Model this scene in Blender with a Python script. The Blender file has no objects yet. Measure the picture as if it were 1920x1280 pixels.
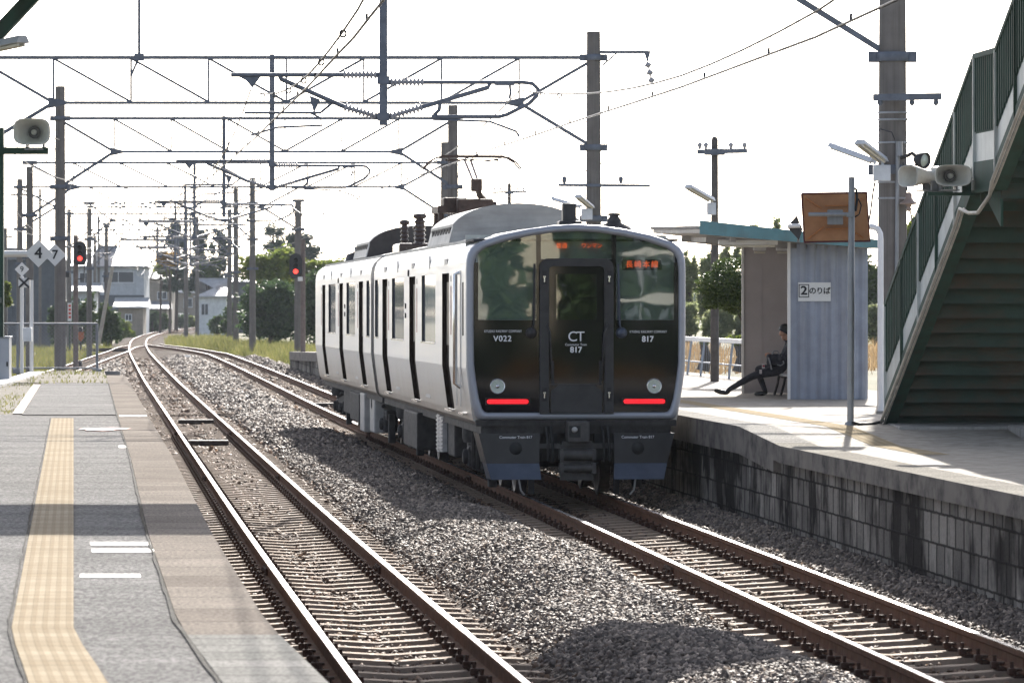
import bpy, bmesh, math, random
import numpy as np
from mathutils import Matrix, Vector

R = math.radians
SC = bpy.context.scene
COL = SC.collection
random.seed(7)
RNG = np.random.default_rng(7)

# ------------------------------------------------------------------ camera
F, CX, HY, CZ = 8700.0, 960.0, 577.0, 2.52      # focal length in photo pixels, centre column, horizon row, eye height
cam = bpy.data.cameras.new('camera')
cam_o = bpy.data.objects.new('camera', cam); COL.objects.link(cam_o)
cam.sensor_width = 36.0; cam.lens = F * 36.0 / 1920.0
cam.shift_y = -(640.0 - HY) / 1920.0
cam.clip_start = 0.5; cam.clip_end = 6000.0
cam_o.location = (0, 0, CZ); cam_o.rotation_euler = (R(90), 0, 0)
cam.dof.use_dof = True; cam.dof.focus_distance = 61.0; cam.dof.aperture_fstop = 10.0
SC.camera = cam_o

# ------------------------------------------------------------------ sky and sun
SUN_EL, SUN_AZ = 28.0, 5.0      # azimuth in degrees right of straight ahead
w = bpy.data.worlds.new('World'); SC.world = w; w.use_nodes = True
nt = w.node_tree; nt.nodes.clear()
sky = nt.nodes.new('ShaderNodeTexSky'); sky.sky_type = 'NISHITA'; sky.sun_disc = False
sky.sun_elevation = R(SUN_EL); sky.sun_rotation = R(SUN_AZ)
sky.air_density = 0.6; sky.dust_density = 1.6; sky.ozone_density = 1.0
bg = nt.nodes.new('ShaderNodeBackground'); bg.inputs['Strength'].default_value = 0.15
wo = nt.nodes.new('ShaderNodeOutputWorld')
hs_ = nt.nodes.new('ShaderNodeHueSaturation'); hs_.inputs['Saturation'].default_value = .6
nt.links.new(sky.outputs[0], hs_.inputs['Color']); nt.links.new(hs_.outputs[0], bg.inputs[0]); nt.links.new(bg.outputs[0], wo.inputs[0])
sl = bpy.data.lights.new('sun', 'SUN'); sl.energy = 5.0; sl.angle = R(0.53); sl.color = (1.0, 0.95, 0.88)
so = bpy.data.objects.new('sun', sl); COL.objects.link(so)
sd = Vector((math.sin(R(SUN_AZ)) * math.cos(R(SUN_EL)), math.cos(R(SUN_AZ)) * math.cos(R(SUN_EL)), math.sin(R(SUN_EL))))
so.rotation_euler = sd.to_track_quat('Z', 'Y').to_euler(); so.location = (0, 0, 60)
SC.view_settings.view_transform = 'Standard'; SC.view_settings.look = 'None'
SC.view_settings.gamma = 1.0; SC.view_settings.exposure = 1.08
SC.cycles.max_bounces = 6; SC.cycles.diffuse_bounces = 3; SC.cycles.glossy_bounces = 3
SC.cycles.transmission_bounces = 4; SC.cycles.volume_bounces = 0
SC.cycles.use_denoising = True

# ------------------------------------------------------------------ helpers
def W(x, y, Y):                 # a point of the place seen at photo pixel x, y at distance Y
    return Vector(((x - CX) * Y / F, Y, CZ + (HY - y) * Y / F))

WM = {}                          # world matrices of what has been placed
def wm(o): return WM.get(o.name, Matrix.Identity(4)) if o else Matrix.Identity(4)

def tag(o, label=None, cat=None, group=None, kind=None):
    if label: o['label'] = label
    if cat: o['category'] = cat
    if group: o['group'] = group
    if kind: o['kind'] = kind
    return o

def thing(name, label, cat, loc=(0, 0, 0), rz=0.0, group=None):
    o = bpy.data.objects.new(name, None); COL.objects.link(o)
    o.empty_display_size = 0.2
    o.location = loc; o.rotation_euler = (0, 0, rz)
    WM[o.name] = Matrix.Translation(loc) @ Matrix.Rotation(rz, 4, 'Z')
    return tag(o, label, cat, group)

class MB:
    def __init__(s): s.v = []; s.f = []; s.sm = []
    def add(s, vs, fs, smooth=False):
        n = len(s.v); s.v += [tuple(v) for v in vs]
        for f in fs: s.f.append(tuple(i + n for i in f)); s.sm.append(smooth)
        return s
    def box(s, c, d, m=None):
        x, y, z = d[0] / 2, d[1] / 2, d[2] / 2
        vs = [Vector((a * x, b * y, e * z)) for a in (-1, 1) for b in (-1, 1) for e in (-1, 1)]
        if m: vs = [m @ v for v in vs]
        c = Vector(c)
        return s.add([v + c for v in vs], [(0, 1, 3, 2), (4, 6, 7, 5), (0, 4, 5, 1), (2, 3, 7, 6), (0, 2, 6, 4), (1, 5, 7, 3)])
    def bx(s, x0, x1, y0, y1, z0, z1): return s.box(((x0 + x1) / 2, (y0 + y1) / 2, (z0 + z1) / 2), (abs(x1 - x0), abs(y1 - y0), abs(z1 - z0)))
    def bbox(s, x0, x1, y0, y1, z0, z1, b=0.01):    # box with chamfered edges
        vs = []; fs = []
        bm = bmesh.new(); bmesh.ops.create_cube(bm, size=1)
        for v in bm.verts: v.co = Vector((x0 + (v.co.x + .5) * (x1 - x0), y0 + (v.co.y + .5) * (y1 - y0), z0 + (v.co.z + .5) * (z1 - z0)))
        bmesh.ops.bevel(bm, geom=list(bm.edges), offset=b, segments=2, affect='EDGES', profile=.5)
        bm.verts.index_update()
        s.add([v.co for v in bm.verts], [[v.index for v in f.verts] for f in bm.faces]); bm.free(); return s
    def cyl(s, p, q, r0, r1=None, n=10, cap=True):
        r1 = r0 if r1 is None else r1
        p, q = Vector(p), Vector(q); d = (q - p)
        if d.length < 1e-6: return s
        u = d.normalized().orthogonal().normalized(); v = d.normalized().cross(u)
        vs = []
        for (c, r) in ((p, r0), (q, r1)):
            for i in range(n):
                a = 2 * math.pi * i / n; vs.append(c + u * (r * math.cos(a)) + v * (r * math.sin(a)))
        s.add(vs, [(i, (i + 1) % n, n + (i + 1) % n, n + i) for i in range(n)], True)
        if cap: s.add(vs, [tuple(range(n - 1, -1, -1)), tuple(range(n, 2 * n))])
        return s
    def bar(s, p, q, w, h=None):                     # square bar between two points
        h = w if h is None else h
        p, q = Vector(p), Vector(q); d = (q - p).normalized()
        up = Vector((0, 0, 1)) if abs(d.z) < .95 else Vector((0, 1, 0))
        u = d.cross(up).normalized(); v = u.cross(d)
        vs = [c + u * (a * w / 2) + v * (b * h / 2) for c in (p, q) for a, b in ((-1, -1), (1, -1), (1, 1), (-1, 1))]
        return s.add(vs, [(3, 2, 1, 0), (4, 5, 6, 7), (0, 1, 5, 4), (1, 2, 6, 5), (2, 3, 7, 6), (3, 0, 4, 7)])
    def tube(s, pts, r, n=8):
        pts = [Vector(p) for p in pts]; vs = []
        prev = None
        for i, p in enumerate(pts):
            d = (pts[min(i + 1, len(pts) - 1)] - pts[max(i - 1, 0)]).normalized()
            if prev is None: u = d.orthogonal().normalized()
            else: u = (prev - d * prev.dot(d)).normalized()
            prev = u; v = d.cross(u); rr = r[i] if hasattr(r, '__len__') else r
            for k in range(n):
                a = 2 * math.pi * k / n; vs.append(p + u * (rr * math.cos(a)) + v * (rr * math.sin(a)))
        fs = [(i * n + k, i * n + (k + 1) % n, (i + 1) * n + (k + 1) % n, (i + 1) * n + k) for i in range(len(pts) - 1) for k in range(n)]
        s.add(vs, fs, True)
        m = len(pts) - 1
        return s.add([vs[k] for k in range(n)] + [vs[m * n + k] for k in range(n)], [tuple(range(n - 1, -1, -1)), tuple(range(n, 2 * n))])
    def lathe(s, prof, p, axis=(0, 0, 1), n=16):     # prof: (radius, height) list along axis from p
        p = Vector(p); a = Vector(axis).normalized(); u = a.orthogonal().normalized(); v = a.cross(u); vs = []
        for r, h in prof:
            for k in range(n):
                t = 2 * math.pi * k / n; vs.append(p + a * h + u * (r * math.cos(t)) + v * (r * math.sin(t)))
        fs = [(i * n + k, i * n + (k + 1) % n, (i + 1) * n + (k + 1) % n, (i + 1) * n + k) for i in range(len(prof) - 1) for k in range(n)]
        s.add(vs, fs, True); m = len(prof) - 1
        return s.add([vs[k] for k in range(n)] + [vs[m * n + k] for k in range(n)], [tuple(range(n - 1, -1, -1)), tuple(range(n, 2 * n))])
    def prism(s, pts, d):                             # planar outline pushed along d
        pts = [Vector(p) for p in pts]; d = Vector(d); n = len(pts)
        nrm = sum(((pts[i] - pts[0]).cross(pts[i + 1] - pts[0]) for i in range(1, n - 1)), Vector())
        if nrm.dot(d) > 0: pts = pts[::-1]
        vs = pts + [p + d for p in pts]
        return s.add(vs, [tuple(range(n)), tuple(range(2 * n - 1, n - 1, -1))] + [(i, n + i, n + (i + 1) % n, (i + 1) % n) for i in range(n)])
    def poly(s, pts): return s.add(pts, [tuple(range(len(pts)))])
    def xf(s, m): s.v = [tuple(m @ Vector(v)) for v in s.v]; return s
    def join(s, o): return s._j(o)
    def _j(s, o):
        n = len(s.v); s.v += o.v; s.f += [tuple(i + n for i in f) for f in o.f]; s.sm += o.sm; return s
    def build(s, name, mat, parent=None, world=False, origin=None):
        vs = s.v
        if world and parent is not None:
            m = wm(parent).inverted(); vs = [tuple(m @ Vector(v)) for v in vs]
        if origin is not None: vs = [(v[0] - origin[0], v[1] - origin[1], v[2] - origin[2]) for v in vs]
        me = bpy.data.meshes.new(name); me.from_pydata(vs, [], s.f); me.materials.append(mat)
        if any(s.sm): me.polygons.foreach_set('use_smooth', s.sm)
        me.update()
        o = bpy.data.objects.new(name, me); COL.objects.link(o)
        if parent is not None: o.parent = parent; WM[o.name] = wm(parent)
        if origin is not None: o.location = origin
        return o

def np_mesh(name, V, Fq, mat, parent=None):          # V (n,3), Fq (m,k) with the same number of corners per face
    me = bpy.data.meshes.new(name); k = Fq.shape[1]
    me.vertices.add(len(V)); me.vertices.foreach_set('co', V.astype(np.float32).ravel())
    me.loops.add(Fq.size); me.loops.foreach_set('vertex_index', Fq.astype(np.int32).ravel())
    me.polygons.add(len(Fq)); me.polygons.foreach_set('loop_start', np.arange(0, Fq.size, k, dtype=np.int32))
    me.polygons.foreach_set('loop_total', np.full(len(Fq), k, dtype=np.int32))
    me.materials.append(mat); me.update(); me.validate()
    o = bpy.data.objects.new(name, me); COL.objects.link(o)
    if parent is not None: o.parent = parent; WM[o.name] = wm(parent)
    return o

def text(name, body, loc, size, mat, parent, rx=90.0, rz=0.0, bold=0.0, sx=1.0, space=1.0, align='CENTER', thick=0.002):
    bold, bw = 0.0, max(0.0, bold)
    c = bpy.data.curves.new('lettering', 'FONT'); c.body = body; c.size = size
    c.align_x = align; c.align_y = 'CENTER'; c.offset = bold; c.space_character = space; c.extrude = thick
    t = bpy.data.objects.new('lettering_curve', c); COL.objects.link(t)
    bpy.context.view_layer.update()
    me = bpy.data.meshes.new_from_object(t.evaluated_get(bpy.context.evaluated_depsgraph_get()))
    bpy.data.objects.remove(t); bpy.data.curves.remove(c)
    if bw:                                             # heavier strokes: the outline repeated a hair to each side
        bm = bmesh.new()
        for dx, dy, dz in ((-bw, 0, 0), (bw, 0, .0002), (0, -bw, .0004), (0, bw, .0006)):
            k = len(bm.verts); bm.from_mesh(me); bm.verts.ensure_lookup_table()
            for v in bm.verts[k:]: v.co += Vector((dx, dy, dz))
        bm.to_mesh(me); bm.free()
    me.transform(Matrix.Translation(loc) @ Matrix.Rotation(R(rz), 4, 'Z') @ Matrix.Rotation(R(rx), 4, 'X') @ Matrix.Diagonal((sx, 1, 1, 1)))
    me.materials.clear(); me.materials.append(mat)
    o = bpy.data.objects.new(name, me); COL.objects.link(o)
    if parent is not None: o.parent = parent; WM[o.name] = wm(parent)
    return o

def copy_tree(o, parent=None, recs=None):
    c = o.copy(); COL.objects.link(c)
    if parent is not None: c.parent = parent
    for ch in [x for x in COL.objects if x.parent == o]: copy_tree(ch, c)
    return c

# ------------------------------------------------------------------ materials
class NT:
    def __init__(s, name):
        s.m = bpy.data.materials.new(name); s.m.use_nodes = True; s.t = s.m.node_tree; s.t.nodes.clear()
        s.out = s.n('ShaderNodeOutputMaterial'); s.b = s.n('ShaderNodeBsdfPrincipled'); s.l(s.b.outputs[0], s.out.inputs[0])
        s.tc = s.n('ShaderNodeTexCoord'); s.co = s.tc.outputs['Object']
    def n(s, k): return s.t.nodes.new(k)
    def l(s, a, b): s.t.links.new(a, b)
    def mapping(s, sc=(1, 1, 1), rot=(0, 0, 0), src=None):
        m = s.n('ShaderNodeMapping'); m.inputs['Scale'].default_value = sc; m.inputs['Rotation'].default_value = rot
        s.l(src or s.co, m.inputs[0]); return m.outputs[0]
    def noise(s, scale, detail=4, rough=.6, src=None, dist=0.0):
        x = s.n('ShaderNodeTexNoise'); x.inputs['Scale'].default_value = scale; x.inputs['Detail'].default_value = detail
        x.inputs['Roughness'].default_value = rough; x.inputs['Distortion'].default_value = dist; s.l(src or s.co, x.inputs['Vector']); return x.outputs['Fac']
    def ramp(s, fac, stops):
        r = s.n('ShaderNodeValToRGB'); e = r.color_ramp.elements
        while len(e) > 1: e.remove(e[-1])
        e[0].position = stops[0][0]; e[0].color = (*stops[0][1], 1) if hasattr(stops[0][1], '__len__') else (*(stops[0][1],) * 3, 1)
        for p, c in stops[1:]:
            x = e.new(p); x.color = (*c, 1) if hasattr(c, '__len__') else (c, c, c, 1)
        s.l(fac, r.inputs[0]); return r.outputs[0]
    def mix(s, fac, a, b, mode='MIX'):
        x = s.n('ShaderNodeMix'); x.data_type = 'RGBA'; x.blend_type = mode
        for inp, v in ((x.inputs[0], fac), (x.inputs[6], a), (x.inputs[7], b)):
            if isinstance(v, (int, float)): inp.default_value = v
            elif isinstance(v, tuple): inp.default_value = (*v, 1)
            else: s.l(v, inp)
        return x.outputs[2]
    def math(s, op, a, b=0.0, cl=False):
        x = s.n('ShaderNodeMath'); x.operation = op; x.use_clamp = cl
        for i, v in enumerate((a, b)):
            if isinstance(v, (int, float)): x.inputs[i].default_value = v
            else: s.l(v, x.inputs[i])
        return x.outputs[0]
    def sep(s, src=None):
        x = s.n('ShaderNodeSeparateXYZ'); s.l(src or s.co, x.inputs[0]); return x.outputs
    def comb(s, x=0.0, y=0.0, z=0.0):
        c = s.n('ShaderNodeCombineXYZ')
        for i, v in enumerate((x, y, z)):
            if isinstance(v, (int, float)): c.inputs[i].default_value = v
            else: s.l(v, c.inputs[i])
        return c.outputs[0]
    def bump(s, h, strength=.3, dist=.02):
        b = s.n('ShaderNodeBump'); b.inputs['Strength'].default_value = strength; b.inputs['Distance'].default_value = dist
        s.l(h, b.inputs['Height']); s.l(b.outputs[0], s.b.inputs['Normal'])
    def set(s, col=None, rough=None, metal=None, spec=None):
        for k, v in (('Base Color', col), ('Roughness', rough), ('Metallic', metal), ('Specular IOR Level', spec)):
            if v is None: continue
            if isinstance(v, tuple): s.b.inputs[k].default_value = (*v, 1)
            elif isinstance(v, (int, float)): s.b.inputs[k].default_value = v
            else: s.l(v, s.b.inputs[k])
        return s

MATS = {}
def plain(name, col, rough=.5, metal=0.0, var=.25, scale=3.0, bump=0.0, bscale=40.0, spec=.5):
    if name in MATS: return MATS[name]
    s = NT(name); lo = tuple(c * (1 - var) for c in col); hi = tuple(min(1, c * (1 + var)) for c in col)
    n = s.noise(scale, 6, .65)
    s.set(s.ramp(n, [(.3, lo), (.7, hi)]), s.ramp(s.noise(scale * 2.3, 4), [(.3, max(.02, rough * .8)), (.7, min(1, rough * 1.2))]), metal, spec)
    if bump: s.bump(s.noise(bscale, 4), bump, .01)
    MATS[name] = s.m; return s.m

def streaked(name, col, stain, amount=.5, rough=.6, metal=0.0, sx=6.0, sz=.4):   # paint or metal with vertical weather streaks
    if name in MATS: return MATS[name]
    s = NT(name)
    n = s.noise(1.0, 5, .65, s.mapping((sx, sx, sz))); n2 = s.noise(2.5, 5, .6)
    f = s.math('MULTIPLY', s.ramp(n, [(.45, 0.0), (.72, 1.0)]), amount)
    base = s.ramp(n2, [(.3, tuple(c * .82 for c in col)), (.7, tuple(c * 1.15 for c in col))])
    s.set(s.mix(f, base, stain), rough, metal); MATS[name] = s.m; return s.m

def emit(name, col, strength, base=(.02, .02, .02)):
    s = NT(name); s.set(base, .3); s.b.inputs['Emission Color'].default_value = (*col, 1); s.b.inputs['Emission Strength'].default_value = strength; return s.m

def leaf_mat(name, a, b, trans=.35, rough=.55):
    s = NT(name); g = s.n('ShaderNodeNewGeometry')
    c = s.ramp(g.outputs['Random Per Island'], [(0.0, a), (.6, tuple((x + y) / 2 for x, y in zip(a, b))), (1.0, b)])
    n = s.ramp(s.noise(.5, 3), [(.35, .75), (.65, 1.2)])
    c = s.mix(1.0, c, n, 'MULTIPLY')
    s.set(c, rough, 0.0, .3)
    t = s.n('ShaderNodeBsdfTranslucent'); s.l(c, t.inputs[0])
    mx = s.n('ShaderNodeMixShader'); mx.inputs[0].default_value = trans
    s.l(s.b.outputs[0], mx.inputs[1]); s.l(t.outputs[0], mx.inputs[2]); s.l(mx.outputs[0], s.out.inputs[0]); return s.m
# ------------------------------------------------------------------ track alignments (X as a function of Y)
def smooth_path(pts, y0, y1, win=16):
    ys = np.arange(y0, y1 + 1.0); xs = np.interp(np.arange(y0 - win, y1 + win + 1.0), *zip(*pts))
    p0, p1 = pts[0], pts[1]; e = np.arange(y0 - win, y1 + win + 1.0)
    xs = np.where(e < p0[0], p0[1] + (e - p0[0]) * (p1[1] - p0[1]) / (p1[0] - p0[0]), xs)
    q0, q1 = pts[-2], pts[-1]
    xs = np.where(e > q1[0], q1[1] + (e - q1[0]) * (q1[1] - q0[1]) / (q1[0] - q0[0]), xs)
    k = np.hanning(2 * win + 3)[1:-1]; k /= k.sum()
    return ys, np.convolve(xs, k, 'valid')
P1 = [(5, 2.0), (31.2, -.475), (51.8, -2.38), (108, -7.43), (160, -12.1), (213, -16.75), (260, -20.85), (300, -24.2), (340, -27.4), (378, -30.3), (430, -33.7), (487, -36.9), (577, -40.3), (700, -42.5), (900, -42)]
P2 = [(5, 5.72), (31.2, 3.45), (61.3, .85), (101, -2.82), (120, -4.5), (156.6, -7.6), (200, -11.3), (256, -16.2), (290, -20.3), (318, -24.4), (325, -25.3)]
P3 = [(100, -13.6), (113, -14.6), (150, -16.4), (190, -18.2), (230, -20.6), (270, -22.9), (300, -24.9), (312, -25.2)]
A1 = smooth_path(P1, 4, 880); A2 = smooth_path(P2, 4, 325); A3 = smooth_path(P3, 112, 312)
T1 = lambda y: np.interp(y, *A1)
T2 = lambda y: np.interp(y, *A2)
T3 = lambda y: np.interp(y, *A3)
LE = [(4, 1.0), (12, .15), (19.8, -.82), (21.2, -.99), (23.4, -1.26), (32.9, -2.16), (49.2, -3.62), (67, -5.26), (97, -8.0), (118, -9.95)]
LEX = lambda y: np.interp(y, *zip(*LE))                     # left platform, edge by the track
LLX = lambda y: np.interp(y, (4, 20, 60, 97, 113, 118), (-7.5, -8.0, -9.2, -10.72, -11.6, -11.9))
RE0 = 1.62
REX = lambda y: T2(y) + RE0                                  # right platform edge
RZ = lambda y: np.interp(y, (0, 53.7, 57.2, 150, 190, 197), (.92, .92, 1.06, 1.06, .70, .66))
LZ = .92

def vnoise(x, y, seed=0):        # smooth value noise
    r = np.random.default_rng(seed).random((64, 64)); xi = np.floor(x).astype(int); yi = np.floor(y).astype(int); fx = x - xi; fy = y - yi
    fx = fx * fx * (3 - 2 * fx); fy = fy * fy * (3 - 2 * fy); g = lambda a, b: r[a % 64, b % 64]
    return (g(xi, yi) * (1 - fx) + g(xi + 1, yi) * fx) * (1 - fy) + (g(xi, yi + 1) * (1 - fx) + g(xi + 1, yi + 1) * fx) * fy
def sstep(a, b, x): t = np.clip((x - a) / (b - a), 0, 1); return t * t * (3 - 2 * t)

def hb(X, Y):                    # top of the ballast
    t1, t2 = T1(Y), T2(np.minimum(Y, 324)); sp = t2 - t1
    z = np.where((np.abs(X - t1) < 1.1) | (np.abs(X - t2) < 1.1), -.232, -.215)
    amp = sstep(2.6, 3.6, sp) * np.where(Y < 330, 1, 0)
    mid = (t1 + t2) / 2 + .1
    m = np.exp(-((X - mid) / .82) ** 4)
    lump = vnoise(Y / 3.1, X / 2.3, 3) * .34 - .06
    near = sstep(110, 60, Y)
    z = z + amp * m * (.13 + near * lump)
    z = z + sstep(1.15, 1.62, X - t2) * .13 * sstep(300, 260, Y)
    z = z + (vnoise(X * 1.7, Y * 1.2, 5) - .5) * .035
    return z

# ------------------------------------------------------------------ ground materials
def uv_mat(name): s = NT(name); s.co = s.tc.outputs['UV']; return s
def m_asphalt():
    s = NT('asphalt'); sp = s.sep()
    patch = s.noise(.35, 4, .6); grain = s.noise(1.0, 3, .75, s.mapping((42, 16, 42))); mid = s.noise(7, 5, .7)
    c = s.ramp(patch, [(.3, (.125, .121, .117)), (.5, (.165, .16, .155)), (.7, (.20, .194, .187))])
    c = s.mix(.5, c, s.ramp(grain, [(.40, (.035, .034, .033)), (.60, (.44, .425, .40))]))
    c = s.mix(.35, c, s.ramp(mid, [(.35, .45), (.65, 1.1)]), 'MULTIPLY')
    bands = s.noise(1.0, 3, .6, s.mapping((.25, 1.1, 1)))
    c = s.mix(.5, c, s.ramp(bands, [(.40, .62), (.58, 1.15)]), 'MULTIPLY')
    c = s.mix(s.ramp(sp[1], [(.0, 1.0), (1.0, 1.0)]), c, c)
    s.set(c, .95, 0, .12); s.bump(s.noise(38, 4, .75), 1.0, .03); return s.m
def m_coping(name, a, b, joint=1.0):
    s = uv_mat(name); sp = s.sep()
    n = s.noise(1.2, 5, .65); g = s.noise(1.0, 3, .75, s.mapping((42, 18, 42)))
    slab = s.n('ShaderNodeTexWhiteNoise'); slab.noise_dimensions = '1D'; s.l(s.math('FLOOR', s.math('DIVIDE', sp[1], joint)), slab.inputs['W'])
    c = s.ramp(slab.outputs[0], [(0, a), (1, b)])
    c = s.mix(.5, c, s.ramp(n, [(.35, .6), (.65, 1.2)]), 'MULTIPLY'); c = s.mix(.6, c, s.ramp(g, [(.40, .35), (.60, 1.3)]), 'MULTIPLY')
    fr = s.math('FRACT', s.math('DIVIDE', sp[1], joint)); j = s.math('LESS_THAN', fr, .025 / joint)
    c = s.mix(j, c, (.05, .045, .04)); s.set(c, 1.0, 0, .03); s.bump(g, .4, .008); return s.m
def m_tactile(name, a, b, pitch=.3, ribs=5):
    s = uv_mat(name); sp = s.sep()
    fv = s.math('FRACT', s.math('DIVIDE', sp[1], pitch)); jv = s.math('LESS_THAN', fv, .05)
    fu = s.math('FRACT', s.math('MULTIPLY', sp[0], ribs / .3)); ju = s.math('GREATER_THAN', fu, .55)
    tile = s.n('ShaderNodeTexWhiteNoise'); tile.noise_dimensions = '1D'; s.l(s.math('FLOOR', s.math('DIVIDE', sp[1], pitch)), tile.inputs['W'])
    c = s.mix(tile.outputs[0], a, b)
    c = s.mix(.5, c, s.ramp(s.noise(3, 5, .7), [(.3, .65), (.7, 1.15)]), 'MULTIPLY')
    c = s.mix(.35, c, s.ramp(s.noise(70, 3, .7), [(.35, .6), (.65, 1.15)]), 'MULTIPLY')
    c = s.mix(s.math('MULTIPLY', jv, .8), c, (.12, .09, .06)); c = s.mix(s.math('MULTIPLY', ju, .35), c, (.20, .145, .085))
    s.set(c, 1.0, 0, .03)
    h = s.math('SUBTRACT', s.ramp(fu, [(0, 0), (.08, 1), (.5, 1), (.58, 0)]), jv); s.bump(h, .5, .006); return s.m
def m_blockwall():
    s = uv_mat('stained_block_wall'); sp = s.sep(); BW, BH = .43, .29
    row = s.math('FLOOR', s.math('DIVIDE', sp[1], BH)); uu = s.math('DIVIDE', s.math('ADD', sp[0], s.math('MULTIPLY', row, .13)), BW)
    fu, fv = s.math('FRACT', uu), s.math('FRACT', s.math('DIVIDE', sp[1], BH))
    wn = s.n('ShaderNodeTexWhiteNoise'); wn.noise_dimensions = '2D'; s.l(s.comb(s.math('FLOOR', uu), row, 0.0), wn.inputs['Vector'])
    c = s.ramp(wn.outputs['Value'], [(0, (.20, .185, .165)), (.6, (.33, .305, .27)), (1, (.45, .42, .37))])
    st = s.noise(1.0, 4, .7, s.mapping((.9, .55, 1))); big = s.noise(.22, 3, .55, s.mapping((1, .8, 1)))
    f = s.math('ADD', s.math('MULTIPLY', s.ramp(st, [(.46, 0), (.60, 1)]), .8), s.ramp(big, [(.44, -.5), (.62, .75)]), True)
    f = s.math('MULTIPLY', s.math('ADD', f, s.math('MULTIPLY', wn.outputs['Value'], .12)), .95, True)
    c = s.mix(f, c, (.022, .019, .018))
    lime = s.noise(1.0, 4, .7, s.mapping((2.5, .4, 1))); c = s.mix(s.ramp(lime, [(.64, 0), (.72, .6)]), c, (.42, .40, .37))
    c = s.mix(.5, c, s.ramp(s.noise(22, 4, .7), [(.3, .5), (.7, 1.25)]), 'MULTIPLY')
    wob = s.math('MULTIPLY', s.math('SUBTRACT', s.noise(5, 3), .5), .10)
    jx = s.ramp(s.math('ABSOLUTE', s.math('SUBTRACT', s.math('ADD', fu, wob), .5)), [(.40, 0), (.46, 1)]); jz = s.ramp(s.math('ABSOLUTE', s.math('SUBTRACT', s.math('ADD', fv, wob), .5)), [(.45, 0), (.475, 1)])
    j = s.math('MAXIMUM', jx, jz); c = s.mix(s.math('MULTIPLY', j, .85), c, (.018, .016, .015))
    s.set(c, .95, 0, .08); s.bump(s.math('SUBTRACT', s.noise(30, 4), s.math('MULTIPLY', j, 1.2)), .8, .03); return s.m
def m_ballast(name, lo, hi):
    s = NT(name); g = s.n('ShaderNodeNewGeometry')
    c = s.ramp(g.outputs['Random Per Island'], [(0, lo), (.55, tuple((a + b) / 2 for a, b in zip(lo, hi))), (.88, hi), (1, tuple(min(1, h * 1.5) for h in hi))])
    c = s.mix(.5, c, s.ramp(s.noise(.8, 4), [(.35, (.75, .68, .62)), (.65, (1.15, 1.12, 1.1))]), 'MULTIPLY')
    s.set(c, .7, 0, .35); return s.m
def m_ballast_bed():
    s = NT('ballast_bed'); v = s.n('ShaderNodeTexVoronoi'); v.inputs['Scale'].default_value = 16; s.l(s.co, v.inputs['Vector'])
    c = s.ramp(v.outputs['Color'], [(.2, (.05, .040, .033)), (.8, (.19, .155, .13))])
    c = s.mix(.5, c, s.ramp(s.noise(.5, 4), [(.35, .7), (.65, 1.2)]), 'MULTIPLY')
    s.set(c, .95, 0, .05); s.bump(v.outputs['Distance'], 1.0, .06); return s.m
def m_ground():
    s = NT('ground'); n = s.noise(.05, 6, .65); d = s.noise(1.5, 6, .7)
    c = s.ramp(n, [(.3, (.07, .085, .03)), (.5, (.13, .12, .06)), (.7, (.17, .145, .095))])
    c = s.mix(.6, c, s.ramp(d, [(.3, .5), (.7, 1.3)]), 'MULTIPLY'); s.set(c, .9, 0, .2); s.bump(d, .8, .1); return s.m
ASPH, BED, WALLM, GROUNDM = m_asphalt(), m_ballast_bed(), m_blockwall(), m_ground()
COPE = m_coping('old_concrete_slab', (.195, .165, .138), (.26, .225, .19), 1.0)
COPE_NEW = m_coping('pale_concrete_slab', (.23, .225, .205), (.28, .27, .25), .45)
YEL = m_tactile('yellow_tactile_tile', (.35, .285, .195), (.42, .35, .25))
STONE = m_ballast('ballast_stone', (.060, .050, .043), (.25, .205, .168))
EDGE = streaked('stained_slab_edge', (.15, .133, .115), (.016, .014, .013), 1.0, .95, 0, 2.4, 3.0)
CONC_OLD = streaked('weathered_concrete', (.30, .285, .265), (.06, .055, .05), .6, .85)
GRAVEL_TOP = plain('fine_gravel', (.13, .115, .09), .95, 0, .35, 4, .5, 30, .06)
KERB = plain('brown_kerb', (.30, .23, .17), .8, 0, .35, 6, .3)
WHITEP = plain('white_road_paint', (.72, .70, .66), .6, 0, .18, 14)
REDP = plain('faded_red_paint', (.42, .09, .05), .7, 0, .4, 9)

# ------------------------------------------------------------------ ribbons (strips along the line, with lengthwise texture coordinates)
def ribbon(name, rows, mat, parent=None, thick=0.0, side_mat=None):   # rows: (Y, xl, xr, z)
    V = []; Fq = []; UV = []; L = 0.0; pr = None
    for (y, a, b, z) in rows:
        if pr is not None: L += math.hypot(y - pr[0], (a + b) / 2 - pr[1])
        pr = (y, (a + b) / 2)
        V += [(a, y, z - thick), (a, y, z), (b, y, z), (b, y, z - thick)]; UV += [(-thick, L), (0, L), (abs(b - a), L), (abs(b - a) + thick, L)]
    n = len(rows); seg = (0, 1, 2) if thick else (1,)
    for i in range(n - 1):
        for k in seg: Fq.append((i * 4 + k, i * 4 + k + 1, i * 4 + 5 + k, i * 4 + 4 + k))
    if thick: Fq += [(0, 1, 2, 3)[::-1], tuple((n - 1) * 4 + k for k in (0, 1, 2, 3))]
    Fq = [f[::-1] for f in Fq]
    me = bpy.data.meshes.new(name); me.from_pydata(V, [], Fq); me.materials.append(mat)
    ul = me.uv_layers.new(name='UVMap')
    for lp in me.loops: ul.data[lp.index].uv = UV[lp.vertex_index]
    if side_mat is not None:
        me.materials.append(side_mat)
        for p in me.polygons:
            if abs(p.normal.z) < .5: p.material_index = 1
    me.update(); o = bpy.data.objects.new(name, me); COL.objects.link(o)
    if parent is not None: o.parent = parent; WM[o.name] = wm(parent)
    return o
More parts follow.
